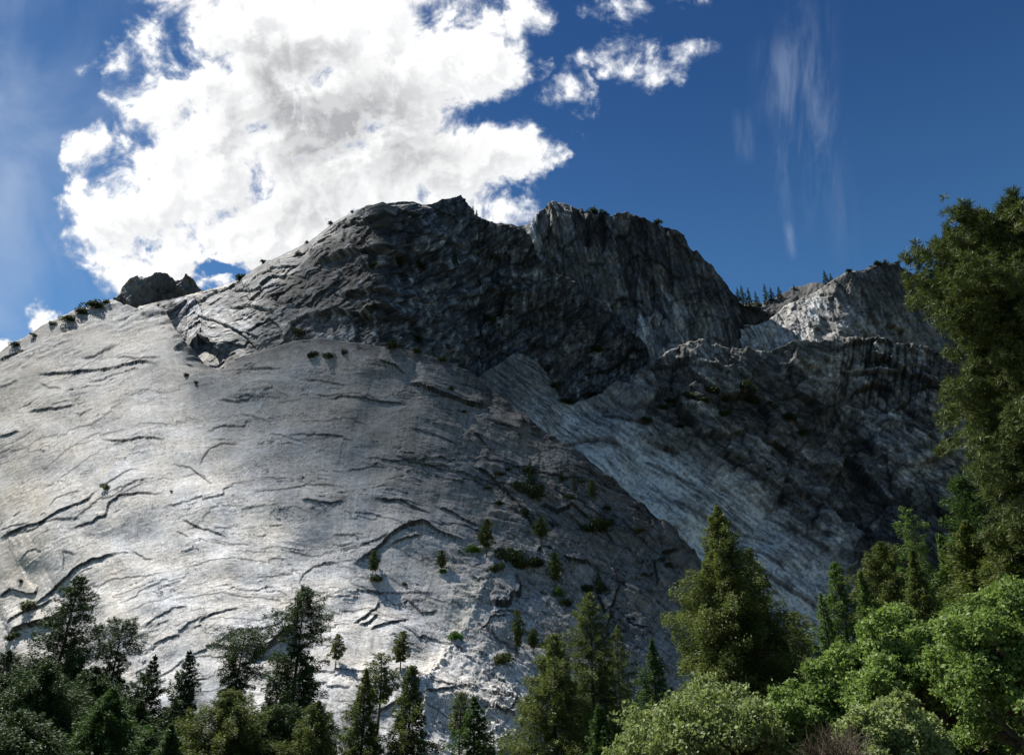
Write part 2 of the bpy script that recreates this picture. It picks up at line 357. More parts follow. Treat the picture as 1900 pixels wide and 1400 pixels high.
# ================================================================== THE MOUNTAIN
TOP1 = [(-420,850),(-150,722),(0,657),(21,642),(45,631),(65,618),(82,609),(103,602),(127,592),(147,580),(171,569),(192,563),(209,558),(230,570),(260,578),(290,570),
 (310,584),(325,612),(345,640),(380,668),(410,672),(450,662),(500,648),(560,632),(590,625),(640,632),(700,645),(760,655),(820,672),(870,692),(920,726),(960,760),(1000,797),
 (1060,837),(1140,895),(1220,967),(1290,1020),(1350,1085),(1420,1180),(1500,1290),(1560,1400),(1600,1440)]
CR1 = [  # polyline, plate height in metres, reach of the plate (px), groove
 ([(184,811),(208,811),(239,813),(266,809),(306,812)],1.5,16,.9),
 ([(0,1000),(44,984),(84,973),(106,959),(133,948),(164,933),(184,913)],1.8,22,1.0),
 ([(0,984),(31,979),(58,975)],1.0,14,.6),([(97,944),(111,928),(128,923),(155,915)],.8,12,.6),
 ([(133,990),(151,979),(177,973),(199,959),(206,937),(230,924),(266,919),(306,919)],1.4,20,.9),
 ([(60,1118),(84,1103),(102,1086),(128,1070),(142,1059),(168,1046),(195,1035),(221,1024)],2.2,20,1.2),
 ([(15,1176),(53,1156),(89,1145),(120,1128)],5.0,24,1.5),([(13,1156),(44,1134),(75,1118),(95,1108)],1.8,14,1.0),
 ([(0,1108),(18,1092),(40,1097),(62,1099),(68,1084)],2.2,18,.9),([(120,1060),(122,1044),(122,1026),(146,1034)],1.0,12,.6),
 ([(244,1019),(266,1032),(283,1035)],1.0,12,.6),([(341,968),(368,981),(399,990),(421,996)],1.1,16,.8),([(328,988),(354,1001)],.8,10,.4),
 ([(423,1009),(465,1011)],.8,12,.5),([(319,857),(350,864),(376,884),(394,900)],.8,14,.6),([(370,864),(388,833),(412,818),(438,820)],1.1,16,.7),
 ([(335,882),(362,874),(385,886)],.6,12,.3),([(465,922),(509,917),(549,909),(571,900),(629,900)],.9,18,.6),
 ([(560,932),(590,934),(618,936),(640,931)],1.7,14,.8),([(270,1170),(292,1150),(328,1134),(354,1130)],1.1,16,.7),([(372,1161),(399,1148),(425,1137),(447,1132)],1.3,16,.8),
 ([(467,1226),(483,1206),(531,1180),(552,1163)],4.5,20,1.4),([(554,1077),(562,1055),(580,1039),(620,1037)],1.1,16,.6),([(480,1247),(509,1257)],1.2,12,.8),
 ([(70,698),(120,690),(165,686),(206,683),(240,679),(271,676),(295,681)],2.4,16,1.2),([(0,671),(24,661),(46,653)],1.8,16,1.0),
 ([(51,763),(79,758),(113,755),(141,748)],1.6,14,.8),([(92,752),(120,744),(150,740)],.9,10,.4),([(151,664),(178,661),(202,650),(214,643)],1.6,14,.8),
 ([(3,815),(21,808),(39,801)],1.8,14,.8),([(72,711),(96,720),(113,719)],1.3,12,.6),([(123,722),(147,720),(165,715),(189,712)],1.3,12,.6),
 ([(215,664),(240,668),(262,672),(300,668)],1.4,12,.8),([(0,722),(20,716),(36,708)],1.0,10,.5),
 ([(655,1048),(684,1037),(715,1010),(737,997),(759,984),(786,975),(808,986),(835,997),(866,1008)],3.2,30,1.3),
 ([(668,1017),(700,1008),(724,1001)],1.4,14,.6),([(724,1017),(750,1008),(786,999)],1.6,12,.8),([(693,928),(724,937),(750,939),(773,950),(804,959)],1.9,18,.9),
 ([(808,939),(839,950),(870,966),(892,975)],2.0,18,.9),([(657,953),(688,957),(711,966)],1.0,12,.6),([(615,985),(644,988),(671,1001)],1.0,12,.6),
 ([(830,972),(866,975),(895,984)],1.4,12,.6),([(912,1136),(941,1132),(972,1136)],1.6,10,.8),
 ([(888,1169),(903,1161),(910,1145),(928,1141),(945,1136)],1.5,14,.9),([(959,1205),(959,1170),(972,1161),(975,1150)],1.3,10,.9),
 ([(760,1306),(795,1294),(826,1283),(850,1272)],1.5,16,.9),([(700,1330),(730,1316),(760,1298)],2.0,16,1.0),([(730,1352),(742,1330),(752,1312)],1.4,12,.8),
 ([(890,1300),(928,1309),(963,1323)],1.3,14,.9),([(941,1316),(963,1294)],1.2,10,.9),([(920,1362),(950,1352)],1.3,10,.9),
 ([(686,1163),(711,1156),(737,1150),(759,1141)],1.5,14,.9),([(653,1150),(675,1141),(697,1123),(706,1104)],1.5,14,.9),([(666,1154),(684,1150),(702,1134)],1.5,12,.9),
 ([(737,1112),(755,1106),(768,1117),(781,1130),(800,1132),(812,1126)],1.4,14,.8),([(790,1267),(826,1272),(870,1267),(905,1274),(932,1288),(962,1290)],.9,14,.7),
 ([(600,736),(638,734),(668,741),(713,748),(764,756)],1.5,18,.7),([(761,714),(792,727),(823,741),(854,748),(884,758),(905,760)],5.5,26,1.4),
 ([(703,672),(737,686),(754,700)],2.6,18,1.0),([(730,845),(760,862),(800,870),(840,880)],1.2,16,.6),([(640,870),(690,862),(720,868)],.8,14,.4),
 ([(880,870),(905,880),(925,900),(945,925)],3.0,24,1.0),([(930,905),(960,935),(985,975),(1000,1000)],2.5,22,1.0),([(1000,938),(1035,952),(1062,946),(1100,972)],3.4,22,1.0),
 ([(996,1024),(1005,1015),(1020,1018),(1031,1029)],2.8,14,1.2),([(1045,1028),(1052,1043),(1100,1042)],3.2,14,1.2),([(1091,1001),(1082,1015),(1052,1006)],2.6,14,1.0),
 ([(1129,1170),(1136,1120),(1149,1081),(1138,1046)],3.4,22,1.8),([(1110,1092),(1118,1112),(1128,1128)],3.0,12,1.4),([(1214,1040),(1234,1036),(1229,1024),(1258,1021)],4.0,26,1.2),
 ([(1214,1036),(1219,1065),(1221,1084)],2.6,20,1.0),([(1187,1064),(1202,1068),(1216,1060)],3.0,18,1.0),([(1254,1084),(1262,1078),(1275,1082)],2.4,16,1.0),
 ([(1090,960),(1120,980),(1140,1010)],2.4,18,.9),([(1150,1125),(1180,1150),(1210,1160)],1.6,16,.8),([(870,800),(900,830),(915,850)],2.0,16,.8),
 ([(880,1150),(920,1180),(950,1186)],.7,12,.4),([(1000,880),(1040,895),(1090,900)],2.0,18,.8),([(760,800),(800,812),(850,830)],1.2,18,.6),
 ([(500,800),(540,812),(570,820)],.7,14,.4),([(440,760),(480,770),(500,778)],.6,12,.4),([(560,700),(600,704),(640,716)],1.0,14,.5)]
def tfb(x, y, o=4, sd=0): return 1.9 * fbm(x, y, o, sd)
def thin_cracks():
    rng = random.Random(44); out = []
    for i in range(90):
        x = rng.uniform(-20, 1180); y = rng.uniform(690, 1400)
        if y < poly(TOP1, x) + 25: continue
        n = rng.randint(7, 26); p = [(x, y)]; h = rng.uniform(-.25, .25)
        for j in range(n):
            fl = math.atan2(x - 560, 1950 - y); h = .75 * h + rng.uniform(-.2, .2); st = rng.uniform(5, 15); x += st * math.cos(fl + h); y += st * math.sin(fl + h); p.append((x, y))
            if rng.random() < .2: y += rng.choice([-1, 1]) * rng.uniform(3, 9); x += rng.uniform(-2, 3); p.append((x, y))
        out.append((p, rng.choice([.12, .16, .22, .3, .6])))
    return out
THIN = thin_cracks()
BLOCK = [(905,1118),(925,1126),(944,1124),(949,1110),(964,1102),(967,1086),(958,1078),(962,1064)]
def det1(X, Y, Rr):
    U, V = dome_coords(X, Y); rt = sst(X, 700, 1050); up = sst(Y, 800, 690)
    d = 8.0 * fbm(X / 230, Y / 170, 3, 2) + (.45 + 2.4 * rt) * fbm(U / 120, V / 40, 3, 8)
    lf = sst(X, 260, 40) * sst(Y, 740, 640)
    f = plates(U, V, 110, 30, 1.7, 11); am = sst(fbm(U / 120, V / 60, 3, 21), -.05, .4)
    d += (.65 + 2.0 * rt + .5 * up + 1.0 * lf) * f * am
    f = plates(U, V, 52, 13, 1.6, 41); am = sst(fbm(U / 70, V / 40, 3, 51), -.15, .3)
    d += (.24 + .9 * rt + .35 * up + .4 * lf) * f * am
    f = plates(U + V * .7, V - U * .25, 30, 12, 2.0, 61); am = sst(fbm(U / 60, V / 60, 3, 71), .0, .35)
    d += (.16 + .7 * rt) * f * am
    d += (.10 + .3 * rt) * fbm(U / 16, V / 6, 4, 91)
    for i, (p, h, u, g) in enumerate(CR1): carve(d, X, Y, p, h * (.48 if h < 1.4 else .62 if h < 2.6 else .8), u * 2.4, 0, seed=i * 3)
    for i, (p, h) in enumerate(THIN): carve(d, X, Y, p, h, 30, 0, seed=(len(CR1) + i) * 3)
    # the blunt block with the deep shadowed side
    carve(d, X, Y, BLOCK, 3.6, 34, 0, seed=1500)
    # the long rib: beyond it the sheet turns away from the sun
    dd, t = segdist(X, Y, [(770,1440),(801,1245),(835,1196),(866,1161),(892,1108),(914,1062),(925,1000)])
    q = np.maximum(-dd, 0) if False else np.maximum(np.where(dd < 0, -dd, 0), 0)
    side = np.maximum(np.where(dd > 0, dd, 0), 0)
    w = sst(Y, 980, 1090)
    d -= RIB * (1 - np.exp(-side / 85)) * w
    d += 2.0 * np.exp(-np.abs(dd) / 9) * w * (.6 + fbm(X / 8, Y / 8, 3, 4))
    rb = sst(Y - poly(TOP1, X[0])[None, :], 60, 8) * sst(X, 60, 160) * sst(X, 420, 330)
    h1, e1, i1 = blocks(U / 26, V / 9, 91); d += rb * (2.4 * h1 + 2 * ridged(U / 40, V / 16, 3, 92))
    h1, e1, i1 = blocks(U / 42, V / 15, 93); d += (rt * sst(Y, 1250, 1050)) * 1.9 * h1; h1, e1, i1 = blocks(U / 17, V / 7, 94); d += rt * .8 * h1
    # hollow under the brow
    d -= 10 * np.exp(-(((X - 385) / 42) ** 2 + ((Y - 668) / 15) ** 2))
    return d
RIB = 6.0
def joints(f, w=.07): return 1 - sst(np.abs(f - .5), .5 - w, .5 - w * .25)
def tone1(X, Y, P, N):
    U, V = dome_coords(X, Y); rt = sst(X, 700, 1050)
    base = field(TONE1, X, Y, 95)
    st = tfb(U / 7, V / 120, 4, 201); base = base * (1 + .20 * st * sst(X, 500, 900) + .10 * st)
    base *= 1 + .15 * tfb(U / 60, V / 26, 5, 203) + .10 * tfb(X / 14, Y / 6, 4, 205)
    am = sst(tfb(U / 120, V / 60, 3, 21), -.05, .3); base *= 1 - (1 - joints(plates(U, V, 110, 30, 1.7, 11), .05)) * am * .8
    am = sst(tfb(U / 70, V / 40, 3, 51), -.1, .25); base *= 1 - (1 - joints(plates(U, V, 52, 13, 1.6, 41), .07)) * am * (.6 + .25 * rt)
    am = sst(tfb(U / 60, V / 60, 3, 71), .0, .3); base *= 1 - (1 - joints(plates(U + V * .7, V - U * .25, 30, 12, 2.0, 61), .07)) * am * (.5 + .3 * rt)
    base *= 1 + .17 * tfb(U / 11, V / 4, 3, 221) + .24 * tfb(X / 3, Y / 2.4, 2, 223)
    pt = sst(tfb(U / 80, V / 50, 3, 231), -.25, .35); base *= 1 - .42 * pt * sst(ridged(U / 26 + .4 * tfb(X / 20, Y / 20, 2, 3), V / 4.5, 2, 233), .66, .9)
    base *= 1 - .35 * sst(tfb(U / 5, V / 3, 3, 235), .30, .5) * pt
    fy = Y - poly(TOP1, X[0])[None, :]; rim = sst(fy + 10 * perlin(X / 14, Y / 10, 3), 34, 4); base *= 1 - .45 * rim * sst(X, 90, 330)
    # water stains hanging from the overlaps
    for (sx, sy, w, h, k) in [(690,1180,5,44,.45),(775,1180,12,50,.28),(845,300,5,5,0),(705,1180,3,26,.3),(640,1190,10,40,.14),(790,1200,6,40,.3)]:
        if k: base *= 1 - k * np.exp(-((X - sx + 2 * perlin(X / 5, Y / 20, 7)) / w) ** 2) * sst(Y, sy - 4, sy + 6) * sst(Y, sy + h, sy + h * .4)
    warm = .42 + .5 * tfb(X / 90, Y / 60, 4, 207) + .5 * sst(X, 300, 0) - .1 * sst(X, 850, 1200)
    # pale fresh scar along the rib, pale run beside the top hollow
    dd, t = segdist(X, Y, [(790,1265),(835,1200),(868,1140),(888,1095)]); k = np.exp(-((dd + 8) / 13) ** 2); base *= 1 + .28 * k; warm += .55 * k
    dd, t = segdist(X, Y, [(250,1000),(300,960),(240,815),(180,890)]);
    dd, t = segdist(X, Y, [(243,816),(180,895)]); warm += .7 * np.exp(-(dd / 5) ** 2)
    # dark seep of lichen in joints of the right flank
    base *= 1 - .35 * sst(X, 860, 1000) * sst(ridged(U / 90, V / 16, 4, 209), .5, .8)
    for ci, (p, h, u, g) in enumerate(CR1 + [(p, h, 12, .1 + h * .8) for p, h in THIN] + [(BLOCK, 7, 26, 2.6)]):      # shade of the crack undersides and block side, painted into the tone
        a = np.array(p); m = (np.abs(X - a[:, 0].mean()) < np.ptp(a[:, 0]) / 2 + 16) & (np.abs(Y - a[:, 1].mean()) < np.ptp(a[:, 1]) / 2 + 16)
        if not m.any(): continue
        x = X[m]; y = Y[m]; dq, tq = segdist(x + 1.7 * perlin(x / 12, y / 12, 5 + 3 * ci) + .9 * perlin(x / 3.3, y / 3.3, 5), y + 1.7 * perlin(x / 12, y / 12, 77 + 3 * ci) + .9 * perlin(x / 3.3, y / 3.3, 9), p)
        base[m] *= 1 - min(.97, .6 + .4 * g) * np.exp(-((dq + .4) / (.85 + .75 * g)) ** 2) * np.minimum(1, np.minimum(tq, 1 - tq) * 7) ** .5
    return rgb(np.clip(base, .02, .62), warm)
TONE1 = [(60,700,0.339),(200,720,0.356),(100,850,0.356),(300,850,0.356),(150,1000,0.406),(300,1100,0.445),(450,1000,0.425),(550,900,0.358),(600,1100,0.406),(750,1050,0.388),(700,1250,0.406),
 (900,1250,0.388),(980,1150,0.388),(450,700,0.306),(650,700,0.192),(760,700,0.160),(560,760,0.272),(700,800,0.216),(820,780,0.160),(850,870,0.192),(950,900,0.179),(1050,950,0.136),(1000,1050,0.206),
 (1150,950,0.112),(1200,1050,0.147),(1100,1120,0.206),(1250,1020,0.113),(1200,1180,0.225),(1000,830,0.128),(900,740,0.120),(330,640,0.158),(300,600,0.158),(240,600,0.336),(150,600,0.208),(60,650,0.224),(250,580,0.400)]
COT1 = [(0,700,.98),(150,620,1.0),(100,1000,1.0),(300,850,1.0),(300,1200,.98),(500,700,.88),(500,900,.92),(650,680,.42),(700,760,.42),(800,720,.32),(600,760,.6),(800,820,.45),(700,900,.80),(700,1100,.92),
 (850,850,.60),(900,1000,.74),(950,1200,1.0),(1000,900,.34),(1100,1000,.38),(1000,1120,.9),(1100,1200,.85),(1250,1050,.48),(1300,1200,.6),(600,1350,1.0),(1000,1400,.9),(200,1400,1.0)]
BASE1 = [(-420,700),(-200,560),(0,470),(150,410),(300,372),(450,346),(600,330),(750,322),(900,320),(1050,326),(1200,346),(1350,395),(1500,470),(1600,520)]
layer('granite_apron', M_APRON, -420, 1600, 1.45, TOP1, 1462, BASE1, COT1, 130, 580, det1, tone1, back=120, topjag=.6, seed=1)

# ---- the basin: recessed pale slab and dark alcove to the right
TOP4 = [(840,735),(900,690),(935,668),(955,655),(985,660),(1015,688),(1040,735),(1062,748),(1100,735),(1150,715),(1200,688),(1240,666),(1270,654),(1300,641),(1340,642),(1380,652),(1423,657),(1460,642),(1527,636),(1608,636),(1700,650),(1800,690),(1900,730),(2000,770),(2160,830)]
CR4 = [([(1038,833),(1065,822),(1091,818),(1118,820),(1149,829)],3.5,20,1.5),([(1184,808),(1220,830),(1260,842)],5,26,1.5),([(1340,850),(1373,877),(1407,898),(1450,924),(1476,941)],5,26,1.5),
 ([(1373,1014),(1407,1027),(1450,1057)],2.5,16,1.2),([(1407,1053),(1441,1079),(1476,1100),(1514,1121)],4,16,1.6),([(1500,925),(1548,954),(1578,980),(1617,1001)],4,22,1.6),
 ([(1545,657),(1571,648),(1616,643),(1650,650)],7,18,1.5),([(1556,696),(1608,697),(1664,701)],12,9,2.0),([(1594,676),(1638,674),(1657,685)],6,10,1.5),
 ([(1571,745),(1586,728),(1616,719),(1646,726),(1660,745)],9,22,2.0),([(1690,735),(1720,722),(1750,735)],7,20,1.5),([(1540,790),(1545,760),(1532,722),(1500,700)],9,28,2.5),
 ([(1235,756),(1290,745),(1350,760),(1400,770)],3,18,1.2),([(1200,700),(1260,685),(1320,690)],3,18,1.2),
 ([(1640,1040),(1600,980),(1560,900),(1540,840)],6,30,2),([(1120,765),(1160,780),(1230,792)],3,16,1.2),([(1400,820),(1450,840),(1490,880)],4,22,1.5),([(1640,790),(1690,800),(1740,830)],3,26,1),
 ([(1330,960),(1380,990),(1430,1010)],2,14,1),([(1200,860),(1250,885),(1290,900)],2,14,1),([(1250,930),(1300,960),(1340,990)],1.8,14,1),([(1420,960),(1480,990),(1530,1030)],2,14,1)]
def det4(X, Y, Rr):
    a = R_(37); ca, sa = math.cos(a), math.sin(a)
    s = (X - 1200) * ca + (Y - 900) * sa; tt = -(X - 1200) * sa + (Y - 900) * ca
    rough = np.maximum(sst(tt, -70, -140), sst(X, 1500, 1600)) 
    d = 7 * fbm(X / 120, Y / 90, 4, 302) + (1.0 + 1.5 * rough) * fbm(s / 70, tt / 22, 4, 303) + rough * (11 * blocks((s + 9 * perlin(X / 30, Y / 30, 3)) / 95, (tt + 8 * perlin(X / 30, Y / 30, 4)) / 50, 391)[0] + 5 * blocks((s + 5 * perlin(X / 20, Y / 20, 3)) / 36, (tt + 4 * perlin(X / 20, Y / 20, 4)) / 19, 392)[0] + 2 * blocks(s / 14, tt / 8, 393)[0]) + 3.5 * rough * np.abs(fbm(X / 40, Y / 26, 4, 381)) + 0
    f = plates(s, tt, 120, 14, 1.6, 311); am = sst(fbm(s / 120, tt / 30, 3, 313), -.2, .3); d += 1.9 * f * am
    f = plates(s, tt, 45, 7, 1.6, 321); am = sst(fbm(s / 60, tt / 20, 3, 323), -.1, .3); d += 1.1 * f * am
    vs = sst(X, 1480, 1600) * sst(Y, 860, 780)
    d += 3.5 * vs * ridged(X / 13 + Y / 90, Y / 90, 3, 331)
    for i, (p, h, u, g) in enumerate(CR4): carve(d, X, Y, p, h, u, g, seed=200 + i * 3)
    # deep alcove beneath the ledge
    d -= 16 * np.exp(-(((X - 1570) / 42) ** 2 + ((Y - 790) / 75) ** 2)); d -= 9 * np.exp(-(((X - 1120) / 60) ** 2 + ((Y - 760) / 24) ** 2))
    return d
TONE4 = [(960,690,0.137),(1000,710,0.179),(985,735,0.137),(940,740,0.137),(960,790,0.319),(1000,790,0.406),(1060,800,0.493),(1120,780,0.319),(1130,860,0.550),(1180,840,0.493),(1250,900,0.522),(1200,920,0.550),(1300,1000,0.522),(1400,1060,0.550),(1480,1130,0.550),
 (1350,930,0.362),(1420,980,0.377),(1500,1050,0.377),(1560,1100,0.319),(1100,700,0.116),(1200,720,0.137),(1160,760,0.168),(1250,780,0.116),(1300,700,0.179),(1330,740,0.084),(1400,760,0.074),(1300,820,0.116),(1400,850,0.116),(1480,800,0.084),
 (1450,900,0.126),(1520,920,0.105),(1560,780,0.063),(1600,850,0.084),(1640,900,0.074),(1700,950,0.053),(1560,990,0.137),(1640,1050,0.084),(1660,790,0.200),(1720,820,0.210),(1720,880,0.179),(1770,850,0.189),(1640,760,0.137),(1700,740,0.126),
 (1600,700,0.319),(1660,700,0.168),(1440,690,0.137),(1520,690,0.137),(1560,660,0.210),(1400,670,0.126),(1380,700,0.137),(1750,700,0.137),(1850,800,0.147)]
def tone4(X, Y, P, N):
    a = R_(37); ca, sa = math.cos(a), math.sin(a); s = (X - 1200) * ca + (Y - 900) * sa; tt = -(X - 1200) * sa + (Y - 900) * ca
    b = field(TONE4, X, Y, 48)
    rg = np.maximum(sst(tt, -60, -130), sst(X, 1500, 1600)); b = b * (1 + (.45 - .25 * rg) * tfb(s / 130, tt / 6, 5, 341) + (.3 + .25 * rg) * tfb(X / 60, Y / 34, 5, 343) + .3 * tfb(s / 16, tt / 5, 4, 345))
    b *= 1 + rg * (.15 * tfb(X / 14, Y / 10, 4, 371)) - .35 * rg * sst(ridged(X / 34 + Y / 90, Y / 22, 3, 373), .5, .85) + .5 * rg * sst(tfb(X / 26, Y / 10, 4, 375), .3, .6)
    vs = sst(X, 1480, 1580) * sst(Y, 840, 720); b *= 1 - vs * .75 * sst(tfb(X / 7 + Y / 60, Y / 110, 4, 347), .05, .3)
    b *= 1 - .55 * sst(ridged(s / 80, tt / 13, 4, 349), .45, .8)
    for q in [([(1556,693),(1608,692),(1664,697)], 4, .55)]:
        dd, t = segdist(X, Y, q[0]); b = b + q[2] * np.exp(-(dd / q[1]) ** 2) * np.minimum(1, np.minimum(t, 1 - t) * 5)
    for (su, sv, k, sd, am) in ((120, 14, 1.6, 311, .55), (45, 7, 1.6, 321, .4)): b *= 1 - (1 - joints(plates(s, tt, su, sv, k, sd), .09)) * am * (1 - .6 * rg)
    for bx, by, sd, am, q, z in ((95, 50, 391, .5, 9, 30), (36, 19, 392, .5, 5, 20), (14, 8, 393, .35, 0, 20)):
        h_, e_, i_ = blocks((s + q * perlin(X / z, Y / z, 3)) / bx, (tt + q * .85 * perlin(X / z, Y / z, 4)) / by, sd); b *= (1 + rg * .8 * am * (i_ - .5) * 2) * (1 - rg * am * sst(e_, .08, .02))
    b *= 1 + .45 * tfb(s / 8, tt / 2.6, 3, 361) + .2 * tfb(X / 3, Y / 3, 2, 363)
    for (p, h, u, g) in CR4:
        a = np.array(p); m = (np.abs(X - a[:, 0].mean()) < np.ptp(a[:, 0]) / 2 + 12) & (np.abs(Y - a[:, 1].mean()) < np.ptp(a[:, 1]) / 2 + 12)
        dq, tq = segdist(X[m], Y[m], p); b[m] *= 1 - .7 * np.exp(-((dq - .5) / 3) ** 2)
    warm = .75 + .45 * tfb(X / 70, Y / 50, 4, 351) + .9 * np.exp(-(((X - 1760) / 70) ** 2 + ((Y - 860) / 60) ** 2)) + .5 * np.exp(-(((X - 1330) / 120) ** 2 + ((Y - 780) / 60) ** 2))
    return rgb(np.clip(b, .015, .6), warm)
COT4 = [(1000,700,.5),(1100,850,.9),(1250,950,.95),(1400,1050,1.0),(1200,750,.6),(1350,850,.5),(1500,950,.6),(1400,750,.15),(1350,700,.12),(1290,680,.3),(1450,820,.2),(1560,780,.25),(1650,800,.3),(1650,700,.15),(1700,1000,.5),(1550,1100,.8),(1300,680,.9),(1750,850,.45),(1900,900,.5)]
BASE4 = [(840,520),(1000,540),(1200,565),(1300,610),(1400,690),(1500,770),(1600,820),(1750,890),(1900,960),(2160,1200)]
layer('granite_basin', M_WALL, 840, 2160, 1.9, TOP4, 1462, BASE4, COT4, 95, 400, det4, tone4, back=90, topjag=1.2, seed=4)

# ---- the great dark wall and its shoulder, up to the summit
TOP2 = [(226,620),(240,588),(258,568),(290,560),(330,552),(374,540),(394,535),(418,527),(442,518),(463,506),(487,487),(514,477),(545,462),(569,450),(590,436),(614,415),(627,407),(640,401),(658,391),(682,382),(710,380),
 (737,374),(765,373),(782,379),(802,378),(819,370),(837,367),(848,364),(855,361),(858,366),(861,373),(874,391),(885,402),(909,410),(926,414),(950,415),(963,421),(970,427),(981,436),(991,457),(996,478),(1015,498),
 (1025,508),(1056,515),(1080,532),(1094,549),(1114,559),(1135,577),(1162,604),(1183,621),(1200,640),(1206,668),(1212,720)]
def bot2(): 
    xs = np.arange(220, 1216, 2.0); a = poly(TOP1, xs) + 26; b = poly(TOP4, xs) + 26; return [(x, (p if x < 885 else (q if x > 905 else min(p, q)))) for x, p, q in zip(xs, a, b)]
BOT2 = bot2()
def base2(xs):
    r = []
    for x in xs:
        r.append(Rat('granite_apron', x, poly(TOP1, x) + 4) + 6 if x < 880 else Rat('granite_basin', x, poly(TOP4, x) + 4) + 6)
    r = np.array(r); k = 101; rp = np.pad(r, k // 2, mode='edge'); r = np.array([rp[i:i + k].max() for i in range(len(r))]); rp = np.pad(r, k // 2, mode='edge'); return np.convolve(rp, np.ones(k) / k, 'valid')
CR2 = [([(655,415),(690,424),(730,418),(755,405)],5,16,2),([(333,590),(363,572),(401,546),(415,538)],4,18,2),([(257,594),(285,594),(309,583),(343,563)],4,16,2),
 ([(345,655),(380,640),(410,648),(420,665)],14,30,2),([(355,605),(380,600),(420,607),(460,625),(480,650)],4,20,2),([(430,575),(470,572),(520,585)],3,18,1.5),([(590,500),(640,480),(700,470),(740,480),(760,500)],7,24,2),
 ([(560,600),(620,585),(690,590),(740,600)],5,22,2),([(640,560),(700,545),(760,560)],5,18,2),([(820,480),(880,470),(930,490)],6,22,2),([(830,560),(900,545),(960,560),(1000,556)],6,22,2),
 ([(700,430),(760,440),(820,455),(860,470)],6,20,2),([(880,640),(930,610),(1000,600)],6,22,2),([(620,440),(600,470),(560,500)],4,20,2),([(480,520),(520,505),(560,500)],2.5,14,1.5),([(430,540),(480,545),(530,535)],2.5,14,1.5)]
def det2(X, Y, Rr):
    a = R_(-33); ca, sa = math.cos(a), math.sin(a); s = (X - 600) * ca + (Y - 500) * sa; tt = -(X - 600) * sa + (Y - 500) * ca
    lf = sst(X, 760, 620); edge = sst((Y - poly(TOP2, X[0])[None, :]), 0, 14)
    d = (11 - 6 * lf) * fbm(X / 95, Y / 80, 3, 402)
    wx = s + 7 * perlin(X / 25, Y / 25, 5); wy = tt + 5 * perlin(X / 25, Y / 25, 6)
    d += (8 - 5.2 * lf) * blocks(wx / 62, wy / 36, 471)[0] + (3.8 - 2.4 * lf) * blocks(wx / 27, wy / 15, 472)[0] + (1.6 - .9 * lf) * blocks(wx / 11, wy / 7, 473)[0]
    f = plates(s, tt, 70, 18, 1.7, 411); d += 1.6 * f * sst(fbm(s / 60, tt / 40, 3, 413), -.25, .3)
    f = plates(s, tt, 30, 9, 1.7, 421); d += .7 * f * sst(fbm(s / 40, tt / 30, 3, 423), -.2, .3)
    d += .6 * fbm(X / 8, Y / 6, 3, 431)
    for i, (p, h, u, g) in enumerate(CR2): carve(d, X, Y, p, h, u, g, seed=400 + i * 3)
    return d * edge
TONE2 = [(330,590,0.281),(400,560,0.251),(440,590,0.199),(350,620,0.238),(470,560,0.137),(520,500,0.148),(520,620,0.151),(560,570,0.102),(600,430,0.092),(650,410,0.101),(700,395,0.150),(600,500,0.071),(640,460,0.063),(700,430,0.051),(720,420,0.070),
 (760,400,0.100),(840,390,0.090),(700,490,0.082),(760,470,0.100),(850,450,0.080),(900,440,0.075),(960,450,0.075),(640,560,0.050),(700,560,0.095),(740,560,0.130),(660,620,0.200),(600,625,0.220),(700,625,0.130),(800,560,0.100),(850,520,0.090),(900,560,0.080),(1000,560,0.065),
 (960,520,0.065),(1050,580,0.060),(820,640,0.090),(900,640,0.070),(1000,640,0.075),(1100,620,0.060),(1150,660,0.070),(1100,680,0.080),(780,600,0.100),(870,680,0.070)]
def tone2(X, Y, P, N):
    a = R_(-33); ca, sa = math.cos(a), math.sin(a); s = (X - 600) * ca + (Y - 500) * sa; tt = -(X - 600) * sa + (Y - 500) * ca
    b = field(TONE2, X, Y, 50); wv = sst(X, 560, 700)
    b = b * (1 + .5 * tfb(X / 36, Y / 30, 5, 441) + .45 * tfb(s / 30, tt / 9, 5, 443)) * (1 - .5 * wv * sst(tfb(X / 7 + Y / 70, Y / 60, 4, 447), .0, .35))
    b *= 1 - .55 * sst(ridged(s / 50, tt / 16, 4, 449), .4, .8)
    wx = s + 7 * perlin(X / 25, Y / 25, 5); wy = tt + 5 * perlin(X / 25, Y / 25, 6)
    for bx, by, sd, am in ((62, 36, 471, .5), (27, 15, 472, .5), (11, 7, 473, .3)):
        h_, e_, i_ = blocks(wx / bx, wy / by, sd); b *= (1 + .7 * am * (i_ - .5) * 2) * (1 - am * sst(e_, .09, .02))
    b *= 1 + .3 * tfb(s / 8, tt / 3.5, 4, 461) + .3 * tfb(X / 3, Y / 3, 2, 463); b *= 1 + 1.3 * wv * sst(tfb(X / 9, Y / 22, 4, 465), .22, .5)
    warm = .3 + .9 * tfb(X / 50, Y / 40, 4, 451) + 1.5 * np.exp(-(((X - 990) / 14) ** 2 + ((Y - 578) / 10) ** 2))
    return rgb(np.clip(b, .012, .5), warm)
COT2 = [(320,600,1.05),(400,560,1.15),(450,600,.9),(520,500,.95),(500,600,.6),(600,430,.9),(600,520,.45),(560,620,.4),(660,410,.5),(700,450,.16),(760,400,.15),(850,400,.2),(700,550,.3),(800,500,.12),(900,500,.1),(1000,560,.1),(1100,620,.15),(800,620,.3),(950,640,.3)]
layer('granite_wall', M_WALL, 226, 1212, 1.7, TOP2, BOT2, base2, COT2, 80, 260, det2, tone2, back=120, topjag=1.0, seed=2)

